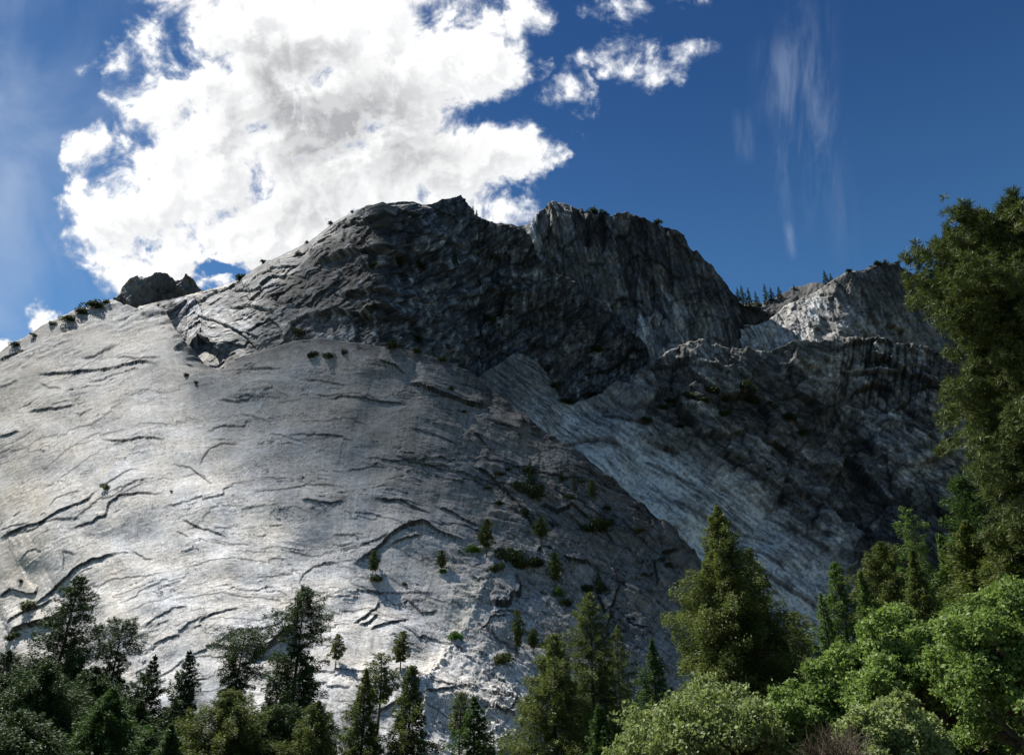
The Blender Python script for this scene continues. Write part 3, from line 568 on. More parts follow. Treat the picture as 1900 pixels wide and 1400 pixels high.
# ---- the farther headwall right of the notch
TOP3 = [(900,470),(940,440),(963,421),(981,418),(998,402),(1004,392),(1011,386),(1020,380),(1029,376),(1042,375),(1059,381),(1070,388),(1080,386),(1085,396),(1104,400),(1118,398),(1128,402),(1149,397),(1179,398),(1197,405),(1210,412),(1221,411),(1224,418),(1240,426),(1248,428),
 (1263,444),(1285,466),(1311,490),(1330,507),(1345,529),(1360,548),(1375,566),(1400,572),(1440,580)]
def det3(X, Y, Rr):
    edge = sst((Y - poly(TOP3, X[0])[None, :]), 0, 10); xs = X + (Y - 400) * -.22
    d = 12 * fbm(X / 60, Y / 110, 3, 502)
    wx = xs + 3 * perlin(X / 18, Y / 18, 5); wy = Y + 6 * perlin(X / 18, Y / 18, 6)
    d += 10 * blocks(wx / 34, wy / 95, 571)[0] + 5 * blocks(wx / 15, wy / 40, 572)[0] + 2.2 * blocks(wx / 7, wy / 15, 573)[0] + .5 * fbm(X / 7, Y / 7, 4, 505)
    f = plates(X, Y, 50, 26, 1.4, 511); d += 3.5 * f * sst(fbm(X / 60, Y / 40, 3, 513), -.1, .3)
    for i, (p, h, u, g) in enumerate([([(1000,505),(1040,500),(1080,512)],5,18,2),([(1110,470),(1105,520),(1110,560)],6,14,3),([(1083,398),(1092,440),(1090,480)],10,20,3),([(1200,560),(1160,570),(1130,560)],6,20,2),([(1010,380),(1022,410),(1018,440)],8,16,2)]): carve(d, X, Y, p, h, u, g, seed=500 + i)
    return d * edge
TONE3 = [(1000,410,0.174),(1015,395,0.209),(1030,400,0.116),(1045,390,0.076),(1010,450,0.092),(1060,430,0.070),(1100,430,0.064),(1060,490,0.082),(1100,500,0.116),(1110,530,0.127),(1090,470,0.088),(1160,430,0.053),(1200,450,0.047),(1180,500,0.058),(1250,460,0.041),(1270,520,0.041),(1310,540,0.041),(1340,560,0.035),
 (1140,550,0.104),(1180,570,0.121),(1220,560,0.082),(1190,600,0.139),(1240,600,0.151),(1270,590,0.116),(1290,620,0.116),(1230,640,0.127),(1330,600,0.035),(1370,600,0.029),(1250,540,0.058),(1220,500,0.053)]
def tone3(X, Y, P, N):
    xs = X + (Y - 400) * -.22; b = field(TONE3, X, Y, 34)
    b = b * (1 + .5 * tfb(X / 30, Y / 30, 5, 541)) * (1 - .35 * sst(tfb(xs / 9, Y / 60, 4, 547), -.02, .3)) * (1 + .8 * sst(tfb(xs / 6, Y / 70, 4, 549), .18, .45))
    wx = xs + 3 * perlin(X / 18, Y / 18, 5); wy = Y + 6 * perlin(X / 18, Y / 18, 6)
    for bx, by, sd, am in ((34, 95, 571, .6), (15, 40, 572, .5), (7, 15, 573, .35)):
        h_, e_, i_ = blocks(wx / bx, wy / by, sd); b *= (1 + .8 * am * (i_ - .5) * 2) * (1 - am * sst(e_, .09, .02))
    b *= 1 + .5 * tfb(X / 5, Y / 8, 3, 561)
    return rgb(np.clip(b, .012, .5), .35 + 1.0 * tfb(X / 40, Y / 40, 4, 551))
def smooth_env(r, k):
    rp = np.pad(r, k // 2, mode='edge'); r = np.array([rp[i:i + k].max() for i in range(len(r))]); rp = np.pad(r, k // 2, mode='edge'); return np.convolve(rp, np.ones(k) / k, 'valid')
def base3(xs):
    a = np.array([max(Rat('granite_basin', x, poly(TOP4, x) + 4), Rat('granite_wall', x, poly(TOP2, x) + 30) if x < 1205 else 0) for x in xs]); return smooth_env(a, 61) + 40 + poly([(900, 30), (1050, 0), (1250, 30), (1440, 160)], xs)
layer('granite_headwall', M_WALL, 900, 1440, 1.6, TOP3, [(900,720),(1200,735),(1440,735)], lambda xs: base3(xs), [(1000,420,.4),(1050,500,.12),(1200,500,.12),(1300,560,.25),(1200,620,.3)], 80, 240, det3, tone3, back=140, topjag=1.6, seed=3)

# ---- bright fluted face of the right-hand peak
TOP5 = [(1215,668),(1240,650),(1270,632),(1300,614),(1330,606),(1370,601),(1400,603),(1423,596),(1456,567),(1497,550),(1520,538),(1545,519),(1571,503),(1601,501),(1612,494),(1623,490),(1638,488),(1660,487),(1679,500),(1698,511),(1720,538),(1760,575),(1800,610),(1900,690),(2000,760),(2160,850)]
def det5(X, Y, Rr):
    edge = sst((Y - poly(TOP5, X[0])[None, :]), 0, 8); xs = X - (Y - 560) * .42
    d = 7 * fbm(X / 70, Y / 70, 3, 602) + 5 * blocks((xs + 3 * perlin(X / 16, Y / 16, 3)) / 26, Y / 60, 671)[0] + 2.6 * blocks((xs + 3 * perlin(X / 16, Y / 16, 3)) / 11, Y / 22, 672)[0] + 1.1 * blocks(xs / 6, Y / 9, 673)[0] + .4 * fbm(X / 7, Y / 7, 4, 605)
    f = plates(Y * 1.3 + X * .3, xs, 60, 16, 1.5, 611); d += 3.0 * f * sst(fbm(X / 40, Y / 40, 3, 613), -.15, .25)
    for i, (p, h, u, g) in enumerate([([(1355,612),(1362,630),(1372,648)],5,10,2),([(1530,590),(1550,612),(1560,628)],4,12,2),([(1480,585),(1495,595),(1512,604)],3,8,1.5),([(1440,620),(1520,612),(1600,618)],2,12,1)]): carve(d, X, Y, p, h, u, g, seed=600 + i)
    return d * edge
TONE5 = [(1230,660,0.256),(1280,640,0.308),(1320,625,0.339),(1370,620,0.451),(1420,630,0.350),(1450,600,0.350),(1500,575,0.319),(1500,610,0.350),(1560,600,0.319),(1560,540,0.144),(1600,540,0.081),(1640,510,0.044),(1660,495,0.034),(1640,570,0.081),(1600,620,0.282),(1660,630,0.174),(1700,600,0.107),(1690,540,0.050),(1560,515,0.096),(1750,640,0.101)]
def tone5(X, Y, P, N):
    xs = X - (Y - 560) * .42; b = field(TONE5, X, Y, 34)
    b = b * (1 + .4 * tfb(X / 30, Y / 20, 5, 641)) * (1 - .5 * sst(tfb(xs / 6, Y / 60, 4, 647), .05, .35) * sst(X, 1500, 1620)) * (1 - .45 * sst(tfb(xs / 5, Y / 30, 4, 648), .15, .35))
    for bx, by, sd, am in ((26, 60, 671, .35), (11, 22, 672, .35)):
        h_, e_, i_ = blocks((xs + 3 * perlin(X / 16, Y / 16, 3)) / bx, Y / by, sd); b *= (1 + .7 * am * (i_ - .5) * 2) * (1 - am * sst(e_, .09, .02))
    b *= 1 + .45 * tfb(X / 5, Y / 7, 3, 661)
    return rgb(np.clip(b, .012, .6), .45 + .8 * tfb(X / 40, Y / 40, 4, 651))
def base5(xs):
    a = np.array([Rat('granite_basin', x, poly(TOP4, x) + 4) for x in xs]); a = smooth_env(a, 81); return np.maximum(a + 12, a[np.argmin(abs(xs - 1560))] + 12 + polys([(1215, 120), (1400, 40), (1560, 0), (1600, 15), (1700, 150), (1900, 420), (2160, 800)], xs, 25))
layer('granite_peak', M_WALL, 1215, 2160, 1.7, TOP5, [(1215,720),(1300,690),(1500,690),(1700,700),(1900,790),(2160,900)], lambda xs: base5(xs), [(1300,640,.5),(1450,600,.35),(1600,560,.3),(1700,600,.3)], 80, 200, det5, tone5, back=140, topjag=1.6, seed=5)

# ---- wooded ridge behind the notch
TOP6 = [(1300,590),(1350,568),(1386,561),(1423,562),(1441,552),(1471,534),(1497,526),(1527,527),(1545,518),(1571,515),(1620,520),(1700,560)]
layer('far_ridge', M_WALL, 1300, 1700, 2.0, TOP6, 700, [(1300,1350),(1700,1250)], [(1450,600,.6)], 80, 70, lambda X, Y, R: 9 * fbm(X / 30, Y / 24, 5, 702) + 4 * ridged(X / 14, Y / 14, 4, 703),
      lambda X, Y, P, N: rgb(np.clip(.055 * (1 + 1.2 * fbm(X / 12, Y / 10, 5, 705)), .01, .3), .4 + 0 * X), back=140, topjag=2.2, seed=6)
# ---- the rough knob on the left shoulder
TOP7 = [(150,640),(185,590),(205,562),(214,551),(223,542),(226,533),(240,518),(252,513),(261,512),(270,515),(280,513),(291,509),(310,506),(318,513),(324,520),(334,519),(343,514),(352,516),(358,519),(366,529),(374,537),(400,552),(430,600)]
def det7(X, Y, Rr):
    return (9 * fbm(X / 26, Y / 26, 5, 802) + 12 * blocks(X / 26, Y / 30, 803)[0] + 6 * blocks(X / 11, Y / 12, 804)[0]) * sst((Y - poly(TOP7, X[0])[None, :]), 0, 8)
layer('granite_knob', M_WALL, 150, 430, 1.5, TOP7, 690, lambda xs: np.full(len(xs), 1060.0), [(280,560,.2)], 80, 130, det7,
      lambda X, Y, P, N: rgb(np.clip(field([(240,540,.17),(300,550,.07),(340,540,.08),(262,516,.16),(345,517,.14),(230,570,.12),(280,590,.05)], X, Y, 25) * (1 + .6 * fbm(X / 12, Y / 14, 5, 805)), .012, .3), .5 + .8 * fbm(X / 20, Y / 20, 3, 6)), back=60, topjag=1.4, seed=7)


# valley floor
gx = np.linspace(-6000, 6000, 121); gy = np.linspace(-6000, 6000, 121); GX, GY = np.meshgrid(gx, gy); GZ = .25 * fbm(GX / 300, GY / 300, 3, 9)
idx = np.arange(121 * 121).reshape(121, 121); F = np.stack([idx[:-1, :-1], idx[:-1, 1:], idx[1:, 1:], idx[1:, :-1]], -1).reshape(-1, 4)
M_GROUND = plain_mat('forest_floor', (.05, .042, .025), (.09, .085, .04), .8)
tag(mesh_np('ground', np.stack([GX, GY, GZ], -1).reshape(-1, 3), F, M_GROUND, smooth=True), kind='structure')
# ================================================================== VEGETATION
M_BARK = plain_mat('bark', (.035, .026, .02), (.12, .085, .06), 6.0, stretch=(3, 3, .5))
M_BARKP = plain_mat('grey_bark', (.10, .09, .08), (.26, .24, .21), 9.0, stretch=(3, 3, .5))
M_FIR = foliage_mat('fir_needles', (.018, .034, .010), (.060, .100, .028), .18)
M_FIRG = foliage_mat('young_fir_needles', (.022, .046, .012), (.080, .140, .032), .28)
M_CEDAR = foliage_mat('cedar_sprays', (.034, .050, .014), (.150, .180, .048), .28)
M_CEDARG = foliage_mat('green_cedar_sprays', (.034, .065, .014), (.130, .200, .048), .3)
M_PINE = foliage_mat('pine_needles', (.026, .042, .013), (.150, .180, .055), .18)
M_LEAF = foliage_mat('oak_leaves', (.048, .090, .020), (.225, .305, .092), .34)
M_LEAFP = foliage_mat('pale_leaves', (.075, .105, .034), (.300, .350, .150), .32)
M_SHRUB = foliage_mat('shrub_leaves', (.022, .036, .010), (.085, .105, .028), .25)
M_SHRUBD = foliage_mat('dark_shrub_leaves', (.014, .026, .009), (.05, .07, .022), .15)
M_SHRUBG = foliage_mat('bright_shrub_leaves', (.035, .085, .012), (.10, .20, .03), .35)
M_DRY = foliage_mat('dry_twigs', (.05, .038, .025), (.13, .10, .065), .1)
class Acc:
    def __init__(s): s.v = []; s.f = []; s.n = 0
    def add(s, V, F): s.v.append(V); s.f.append(F + s.n); s.n += len(V)
    def get(s): return np.concatenate(s.v), np.concatenate(s.f)
def tube(acc, pts, rad, k=5):
    """a tapering limb through the given points"""
    P = np.array(pts, float); n = len(P); T = np.gradient(P, axis=0); T /= np.linalg.norm(T, axis=1, keepdims=True) + 1e-9
    ref = np.array([.31, .95, .05]); A = np.cross(T, ref); bad = np.linalg.norm(A, axis=1) < .2; A[bad] = np.cross(T[bad], [1, 0, .1]); A /= np.linalg.norm(A, axis=1, keepdims=True); B = np.cross(T, A)
    a = np.arange(k) * 2 * np.pi / k; r = np.array(rad, float)[:, None, None]
    V = (P[:, None, :] + r * (np.cos(a)[None, :, None] * A[:, None, :] + np.sin(a)[None, :, None] * B[:, None, :])).reshape(-1, 3)
    i = np.arange(n - 1)[:, None] * k; j = np.arange(k)[None, :]; j2 = (j + 1) % k
    acc.add(V, np.stack([i + j, i + j2, i + k + j2, i + k + j], -1).reshape(-1, 4))
def unit(v): return v / (np.linalg.norm(v, axis=-1, keepdims=True) + 1e-9)
def cards(acc, C, D, ln, wd, rng, flat=.6):
    """small pointed leaves or sprays: centre, direction, length, width"""
    n = len(C); D = unit(D); R = rng.normal(size=(n, 3)); R[:, 2] *= flat; Wd = unit(np.cross(D, np.array([0, 0, 1.0]) + R * .9))
    Nn = np.cross(D, Wd); ln = np.asarray(ln)[:, None]; wd = np.asarray(wd)[:, None]
    V = np.stack([C - D * ln * .5, C + Wd * wd * .5 + Nn * wd * .12, C + D * ln * .5, C - Wd * wd * .5 + Nn * wd * .12], 1).reshape(-1, 3)
    i = np.arange(n)[:, None] * 4; acc.add(V, i + np.arange(4)[None, :])
def wander(rng, base, top, n, amp):
    t = np.linspace(0, 1, n)[:, None]; P = base * (1 - t) + top * t; w = np.cumsum(rng.normal(size=(n, 3)), axis=0) * amp; w[:, 2] = 0; w -= w[0]; return P + w * np.sin(np.pi * t) ** .5 
# crown outlines: fraction of full radius at height fraction (0 = crown base, 1 = top)
PR_CONE = [(0, .75), (.08, 1), (.35, .78), (.7, .40), (.9, .12), (1, .0)]
PR_SPIRE = [(0, .6), (.1, .95), (.4, .85), (.75, .42), (.93, .09), (1, .0)]
PR_CEDAR = [(0, .8), (.2, 1), (.45, .93), (.65, .72), (.8, .40), (.88, .28), (.95, .12), (1, .0)]
PR_ROUND = [(0, .35), (.2, .9), (.5, 1), (.8, .7), (.95, .35), (1, .1)]
PR_FLAT = [(0, .3), (.3, .6), (.6, 1), (.85, .8), (1, .25)]
PR_GAP = [(0, .9), (.15, 1), (.42, .85), (.56, .62), (.62, .22), (.68, .45), (.78, .62), (.9, .35), (1, .05)]
PR_POND = [(0, .8), (.2, .9), (.5, .95), (.75, 1.0), (.88, .95), (.95, .8), (1, .4)]
def new_thing(name, loc, label, cat, group=None, rot=0.0):
    e = bpy.data.objects.new(name, None); COL.objects.link(e); e.location = loc; e.rotation_euler = (0, 0, rot); e.empty_display_size = .5
    return tag(e, label, cat, group)
def conifer(name, loc, H, W, mat, label, cat, group=None, prof=PR_CONE, c0=.12, nb=150, dens=13, leaf=.34, droop=.25, lump=.35, seed=1, tr=None, bark=None, updir=.15, stubs=0, hang=0.0, whorl=0, lean=0.0, wid=.27, tips=0):
    rng = np.random.default_rng(seed); root = new_thing(name, loc, label, cat, group)
    tk = Acc(); fo = Acc(); tr = tr or H * .013 + .05
    base = np.array([0, 0, -.3]); top = np.array([lean, 0, H * .985]); TP = wander(rng, base, top, 14, H * .0022)
    zz = TP[:, 2] / H; tube(tk, TP, tr * np.clip(1 - zz, 0.03, 1) ** .8, 7)
    def trunk_at(z): return np.array([np.interp(z, TP[:, 2], TP[:, 0]), np.interp(z, TP[:, 2], TP[:, 1]), z])
    pa = np.array(prof); az = rng.uniform(0, 7)
    Cs, Ds, Ls, Ws = [], [], [], []
    if tips: tC = []
    for i in range(nb):
        t = (i + rng.uniform(0, 1)) / nb
        if whorl: t = (np.floor(t * whorl) + rng.normal(0, .10)) / whorl; t = min(max(t, 0), 1)
        z = H * (c0 + (1 - c0) * t); az += 2.399 + rng.normal(0, .25)
        pr = np.interp(t, pa[:, 0], pa[:, 1]); sect = 1 + lump * (math.sin(az * 2 + z * .55 + seed) * .5 + math.sin(az * 3 - z * .9 + seed * 2) * .5)
        L = W * pr * sect * rng.uniform(.62, 1.15) + .08
        o = trunk_at(z); dr = np.array([math.cos(az), math.sin(az), 0]); n = 5; s = np.linspace(0, 1, n)
        up0 = updir + .9 * (t - .35) * .8
        zz_ = L * (up0 * s - droop * s ** 2 + .10 * np.maximum(s - .7, 0)); pts = o + dr * (L * s)[:, None] + np.stack([0 * s, 0 * s, zz_], 1)
        pts[1:, :2] += rng.normal(0, L * .03, (n - 1, 2)); tube(tk, pts, np.linspace(max(.012, tr * .16 * (1 - t * .7)), .008, n), 3)
        m = int(dens * (L + .35) * rng.uniform(.8, 1.2)) * (1 if rng.random() > .04 else 0)
        if m < 1: continue
        q = rng.uniform(.12 if t > .3 else .25, 1.03, m) ** .8; cx = np.stack([np.interp(q, s, pts[:, k]) for k in range(3)], 1)
        side = np.cross(dr, [0, 0, 1]); lat = rng.uniform(-1, 1, m) * (wid * L * (1 - q * .75) + .12); vert = rng.normal(0, .05 * L + .06, m)
        c = cx + side * lat[:, None] + np.array([0, 0, 1.0]) * (vert - np.abs(lat) * .18 - hang * rng.random(m))[:, None]
        if tips: tC.append(c); Ds.append(dr[None] * .8 + side * (lat / (L + .1))[:, None] * .6 + np.array([0, 0, .35]) + rng.normal(0, .2, (m, 3))); continue
        d = dr[None, :] * rng.uniform(.5, 1.2, (m, 1)) + side * (np.sign(lat) * rng.uniform(.2, 1, m))[:, None] + np.array([0, 0, 1.0]) * rng.normal(-.12 - hang, .38, m)[:, None]
        Cs.append(c); Ds.append(d); sz = rng.uniform(.55, 1.25, m) * leaf * (1 - .35 * t); Ls.append(sz * 1.1); Ws.append(sz * .34)
    for i in range(stubs):
        z = H * rng.uniform(c0 * .55, min(.9, c0 + .25)); o = trunk_at(z); a = rng.uniform(0, 6.3); L = rng.uniform(.3, 1) * W * .55; d = np.array([math.cos(a), math.sin(a), rng.uniform(-.2, .35)])
        mid = o + d * L * .5 + np.array([0, 0, rng.uniform(-.1, .2)]) * L; tube(tk, [o, mid, o + d * L + np.array([0, 0, -.05 * L])], [.05, .03, .008], 3)
    if tips:      # tufts of long needles
        C = np.concatenate(tC); D = unit(np.concatenate(Ds)); k = tips; n = len(C); C2 = np.repeat(C, k, 0); D2 = unit(np.repeat(D, k, 0) * .38 + unit(rng.normal(size=(n * k, 3))))
        ln = leaf * rng.uniform(.7, 1.15, n * k); cards(fo, C2 + D2 * (ln * .5)[:, None], D2, ln, ln * wid_n, rng)
    else:
        # leader
        m = 30; zt = H * rng.uniform(.93, 1.0, m); c = np.array([trunk_at(z) for z in zt]) + rng.normal(0, .05, (m, 3)); Cs.append(c); Ds.append(rng.normal(0, .6, (m, 3)) + [0, 0, 1]); Ls.append(np.full(m, leaf * .8)); Ws.append(np.full(m, leaf * .35))
        cards(fo, np.concatenate(Cs), np.concatenate(Ds), np.concatenate(Ls), np.concatenate(Ws), rng)
    V, F = tk.get(); mesh_np('trunk', V, F, bark or M_BARK, root, smooth=True)
    V, F = fo.get(); mesh_np('crown', V, F, mat, root)
    return root
wid_n = .12
def broadleaf(name, loc, H, W, mat, label, cat, group=None, nl=40000, leaf=.12, seed=1, zc=.62, rz=.42, nclump=150, asym=(0, 0), bark=None, gaps=.0):
    """a spreading tree: limbs fork from a short trunk and carry clumps of leaves"""
    rng = np.random.default_rng(seed); root = new_thing(name, loc, label, cat, group); tk = Acc(); fo = Acc()
    cen = np.array([asym[0], asym[1], H * zc]); fk = np.array([0, 0, H * .22]); tube(tk, wander(rng, np.array([0, 0, -.3]), fk, 5, .03), np.linspace(H * .028, H * .022, 5), 7)
    d = unit(rng.normal(size=(nclump, 3))); d[:, 2] = np.where(rng.random(nclump) < .75, np.abs(d[:, 2]), d[:, 2] * .9); r = rng.uniform(.35, 1, nclump) ** .5 * rng.uniform(.72, 1.25, nclump)
    cc = cen + d * r[:, None] * np.array([W, W, H * rz]) * .88; cc[:, 2] = np.maximum(cc[:, 2], H * .12)
    cr = W * rng.uniform(.09, .22, nclump)
    d[:, 2] = d[:, 2]
    lim = [np.array([math.cos(a) * W * .25, math.sin(a) * W * .25, H * rng.uniform(.36, .5)]) for a in np.linspace(0, 6.28, 7)[:-1] + rng.uniform(0, .6)]
    for l in lim: tube(tk, wander(rng, fk, l, 5, .04), np.linspace(H * .016, H * .010, 5), 5)
    for c in cc:
        l = lim[int(np.argmin([np.linalg.norm(c - q) for q in lim]))]; P = wander(rng, l, c, 6, W * .02); P[2:4, 2] += H * .012; tube(tk, P, np.linspace(H * .007, H * .0016, 6), 4)
        for j in range(3):
            e = c + unit(rng.normal(size=3)) * W * .15; tube(tk, [c, (c + e) / 2 + rng.normal(0, .03, 3), e], [H * .0018, H * .0012, .004], 3)
    w = cr ** 2; cnt = (nl * w / w.sum()).astype(int); Cs, Ds = [], []
    for c, q, n in zip(cc, cr, cnt):
        dd = unit(rng.normal(size=(n, 3)) + np.array([0, 0, .35])); lum = 1 + .35 * np.sin(dd[:, 0] * 5 + c[0] * 9) * np.sin(dd[:, 2] * 5 + c[1] * 7); rr = q * lum * rng.uniform(.15, 1.15, n) ** .6
        p = c + dd * rr[:, None] * np.array([1.1, 1.1, .85]); Cs.append(p); Ds.append(dd * .5 + rng.normal(0, .7, (n, 3)) + [0, 0, -.15])
    C = np.concatenate(Cs); D = np.concatenate(Ds); n = len(C); sz = leaf * rng.uniform(.6, 1.2, n)
    cards(fo, C, D, sz * 1.15, sz * .72, rng, flat=1.0)
    V, F = tk.get(); mesh_np('trunk', V, F, bark or M_BARK, root, smooth=True)
    V, F = fo.get(); mesh_np('crown', V, F, mat, root)
    return root
def dup(root, loc, label, rot=0.0, sc=1.0, sz=1.0, mats=None):
    c = root.copy(); COL.objects.link(c); c.location = loc; c.rotation_euler = (0, 0, rot); c.scale = (sc, sc, sc * sz); c['label'] = label
    for ch in root.children:
        k = ch.copy(); COL.objects.link(k); k.parent = c
        if mats and ch.name.startswith('crown'):
            k.material_slots[0].link = 'OBJECT'; k.material_slots[0].material = mats
    return c
# ---- trees on the valley floor: top direction (x, y), distance, crown width in survey units at a given row
def T(px, py, dist):
    p = at(px, py, dist); return (float(p[0]), float(p[1]), 0.0), float(p[2])
def mpp(dist, y=1200): return dist / math.cos(math.atan(tan_el(950, y))) / FOC * 1.0
FG = 'dark conifers at the lower left'
def con(name, px, py, dist, wpx, mat, label, cat='tree', **k):
    loc, H = T(px, py, dist); k.setdefault('leaf', (.22 + .15 * dist / 110)); k.setdefault('seed', int(px * 7 + py)); k['dens'] = (1.25 if mat is M_FIR else 1.0) * k.get('dens', 13 * (110 / dist) ** .8) * 4.6
    return conifer(name, loc, H, wpx * .5 * mpp(dist) * .98, mat, label, cat, **k)
G1, G2, G3, G4 = 'conifers along the foot of the slab', 'cedars at the lower right', 'broadleaf trees at the lower right', 'small pines rooted on the slab'
con('fir_tree', 152, 1064, 105, 215, M_FIR, 'tall dark open-topped fir leaning at the left, its tip against the granite cracks', group=G1, prof=[(0,.8),(.2,1),(.4,.8),(.55,.5),(.64,.42),(.72,.30),(.8,.36),(.9,.2),(.96,.1),(1,.0)], c0=.1, nb=230, whorl=34, dens=16)
con('pine_tree', 230, 1152, 108, 150, M_FIR, 'dark blunt-topped pine with dead branches sticking out to the left of its broken crown', group=G1, prof=[(0,.9),(.3,.95),(.5,.75),(.62,.25),(.7,.35),(.8,.5),(.92,.42),(1,.2)], c0=.08, nb=170, stubs=34, dens=16)
con('fir_tree', 289, 1214, 100, 105, M_FIR, 'slim dark fir spire between the blunt pine and the ragged pointed spire', group=G1, prof=PR_SPIRE, c0=.05, nb=190, whorl=30, droop=.1)
con('fir_tree', 353, 1204, 95, 98, M_FIR, 'pointed dark fir with ragged layered branches, rightmost of the left clump', group=G1, prof=PR_SPIRE, c0=.04, nb=210, whorl=34, droop=.05, wid=.3)
con('fir_tree', 212, 1274, 70, 190, M_FIRG, 'brighter green young fir in front of the dark clump at lower left', group=G1, prof=PR_CONE, c0=.02, nb=210, whorl=24)
con('cedar_tree', 18, 1206, 95, 150, M_FIR, 'dense dark conifer cut by the left edge of the view', group=G1, prof=PR_CEDAR, c0=.03, nb=200)
con('cedar_tree', 88, 1222, 85, 200, M_FIR, 'broad dark cedar filling the gap below the tall open-topped fir', group=G1, prof=PR_CEDAR, c0=.02, nb=260, dens=17)
con('cedar_tree', 178, 1236, 90, 170, M_FIR, 'broad dark cedar behind the young green fir', group=G1, prof=PR_CEDAR, c0=.02, nb=240, dens=17)
con('fir_tree', 262, 1300, 78, 150, M_FIR, 'low black-green fir at the foot of the slim dark spires', group=G1, prof=PR_CONE, c0=.02, nb=200, dens=17)
con('fir_tree', 45, 1320, 62, 210, M_FIR, 'low shaded fir in the bottom left corner', group=G1, prof=PR_CEDAR, c0=.01, nb=220, dens=20)
con('fir_tree', 318, 1345, 64, 100, M_FIRG, 'small green fir below the ragged pointed spire', group=G1, prof=PR_CONE, c0=.01, nb=140)
con('pine_tree', 455, 1170, 110, 112, M_FIR, 'flat-crowned pine with a bare slim trunk above a dense cedar', group=G1, prof=[(0,.2),(.2,.15),(.35,.45),(.5,.65),(.6,.5),(.68,.95),(.8,1),(.93,.6),(1,.15)], c0=.45, nb=120, stubs=24, lump=.5)
con('cedar_tree', 432, 1285, 88, 185, M_CEDAR, 'wide olive cedar under the flat-crowned pine', group=G1, prof=[(0,.9),(.3,1),(.6,.7),(.85,.4),(1,.1)], c0=.02, nb=250, dens=17)
con('pine_tree', 567, 1093, 104, 150, M_FIR, 'tallest dark conifer left of centre with a pinched waist in its crown', group=G1, prof=[(0,1),(.2,.98),(.4,.86),(.52,.7),(.60,.62),(.66,.18),(.70,.5),(.78,.68),(.88,.45),(.95,.3),(1,.1)], c0=.06, nb=260, lump=.5, dens=17, stubs=10)
con('cedar_tree', 592, 1300, 84, 105, M_CEDAR, 'smaller olive cedar at the right foot of the pinched-waist conifer', group=G1, prof=PR_CEDAR, c0=.02, nb=170)
con('cedar_tree', 516, 1312, 90, 150, M_FIR, 'dark cedar at the left foot of the pinched-waist conifer', group=G1, prof=PR_ROUND, c0=.02, nb=180)
con('cedar_tree', 680, 1242, 92, 118, M_CEDAR, 'narrow olive cedar left of the bare-trunked pine', group=G1, prof=PR_CONE, c0=.02, nb=210, dens=16)
con('pine_tree', 708, 1212, 120, 62, M_CEDAR, 'thin pine with a bare dark trunk and a small pale crown between two cedars', group=G1, prof=PR_ROUND, c0=.66, nb=70, tr=.34, stubs=14)
con('cedar_tree', 765, 1236, 90, 106, M_CEDAR, 'narrow tapering olive cedar right of the bare-trunked pine', group=G1, prof=[(0,1),(.3,.9),(.6,.62),(.8,.35),(.93,.28),(1,.06)], c0=.02, nb=210, dens=16)
con('fir_tree', 880, 1290, 84, 112, M_FIRG, 'neat young green fir standing alone near the bottom centre', group=G1, prof=PR_CONE, c0=.02, nb=190, whorl=24)
con('oak_tree', 856, 1284, 100, 40, M_CEDAR, 'small round-headed tree beside the tip of the lone young fir', group=G1, prof=PR_ROUND, c0=.62, nb=70, leaf=.3)
con('cedar_tree', 1028, 1178, 86, 170, M_CEDAR, 'broad olive cedar, leftmost of the big right-hand group', group=G2, prof=[(0,1),(.3,.95),(.55,.72),(.8,.42),(.92,.24),(1,.08)], c0=.02, nb=270, dens=18, lump=.45)
con('cedar_tree', 1092, 1102, 96, 150, M_CEDAR, 'tall olive cedar with a ragged top right of the leftmost broad cedar', group=G2, prof=[(0,1),(.4,.85),(.6,.7),(.75,.5),(.88,.36),(.96,.22),(1,.06)], c0=.02, nb=270, dens=17, lump=.45)
con('cedar_tree', 1146, 1158, 100, 110, M_CEDAR, 'thin-foliaged cedar behind the small green fir', group=G2, prof=PR_CEDAR, c0=.02, nb=190, dens=11)
con('fir_tree', 1112, 1306, 62, 92, M_FIRG, 'small green fir in front of the tall ragged cedar', group=G2, prof=PR_CONE, c0=.01, nb=160, whorl=20)
con('fir_tree', 1208, 1184, 88, 130, M_FIRG, 'green fir standing left of the largest cedar', group=G2, prof=PR_CONE, c0=.02, nb=220)
con('cedar_tree', 1330, 938, 72, 222, M_CEDAR, 'largest cedar with a tall tapering crown rising against the blue-grey slab', group=G2, prof=[(0,.85),(.15,.95),(.35,1),(.5,.92),(.62,.76),(.72,.50),(.8,.36),(.86,.28),(.93,.14),(1,.0)], c0=.05, nb=430, dens=24, lump=.32, hang=.12)
con('cedar_tree', 1388, 1020, 76, 130, M_CEDAR, 'second ragged cedar top just right of the largest cedar', group=G2, prof=[(0,.9),(.4,1),(.6,.8),(.75,.45),(.85,.4),(.95,.2),(1,.05)], c0=.05, nb=220, dens=18, lump=.6)
con('cedar_tree', 1474, 1136, 98, 90, M_CEDAR, 'pale distant cedar top in the gap right of the largest cedar', group=G2, prof=PR_ROUND, c0=.3, nb=150)
con('cedar_tree', 1440, 1160, 90, 100, M_FIR, 'dark low conifer in the shade of the largest cedar', group=G2, prof=PR_CEDAR, c0=.04, nb=190, dens=17)
con('cedar_tree', 1549, 1044, 78, 140, M_CEDARG, 'pointed cedar with a thin leader in front of the slab foot', group=G2, prof=[(0,1),(.4,.98),(.6,.75),(.75,.52),(.85,.22),(.92,.2),(1,.05)], c0=.04, nb=250, dens=18, lump=.45)
con('cedar_tree', 1522, 1100, 74, 70, M_CEDARG, 'short cedar top on the left shoulder of the thin-leader cedar', group=G2, prof=PR_CEDAR, c0=.1, nb=120)
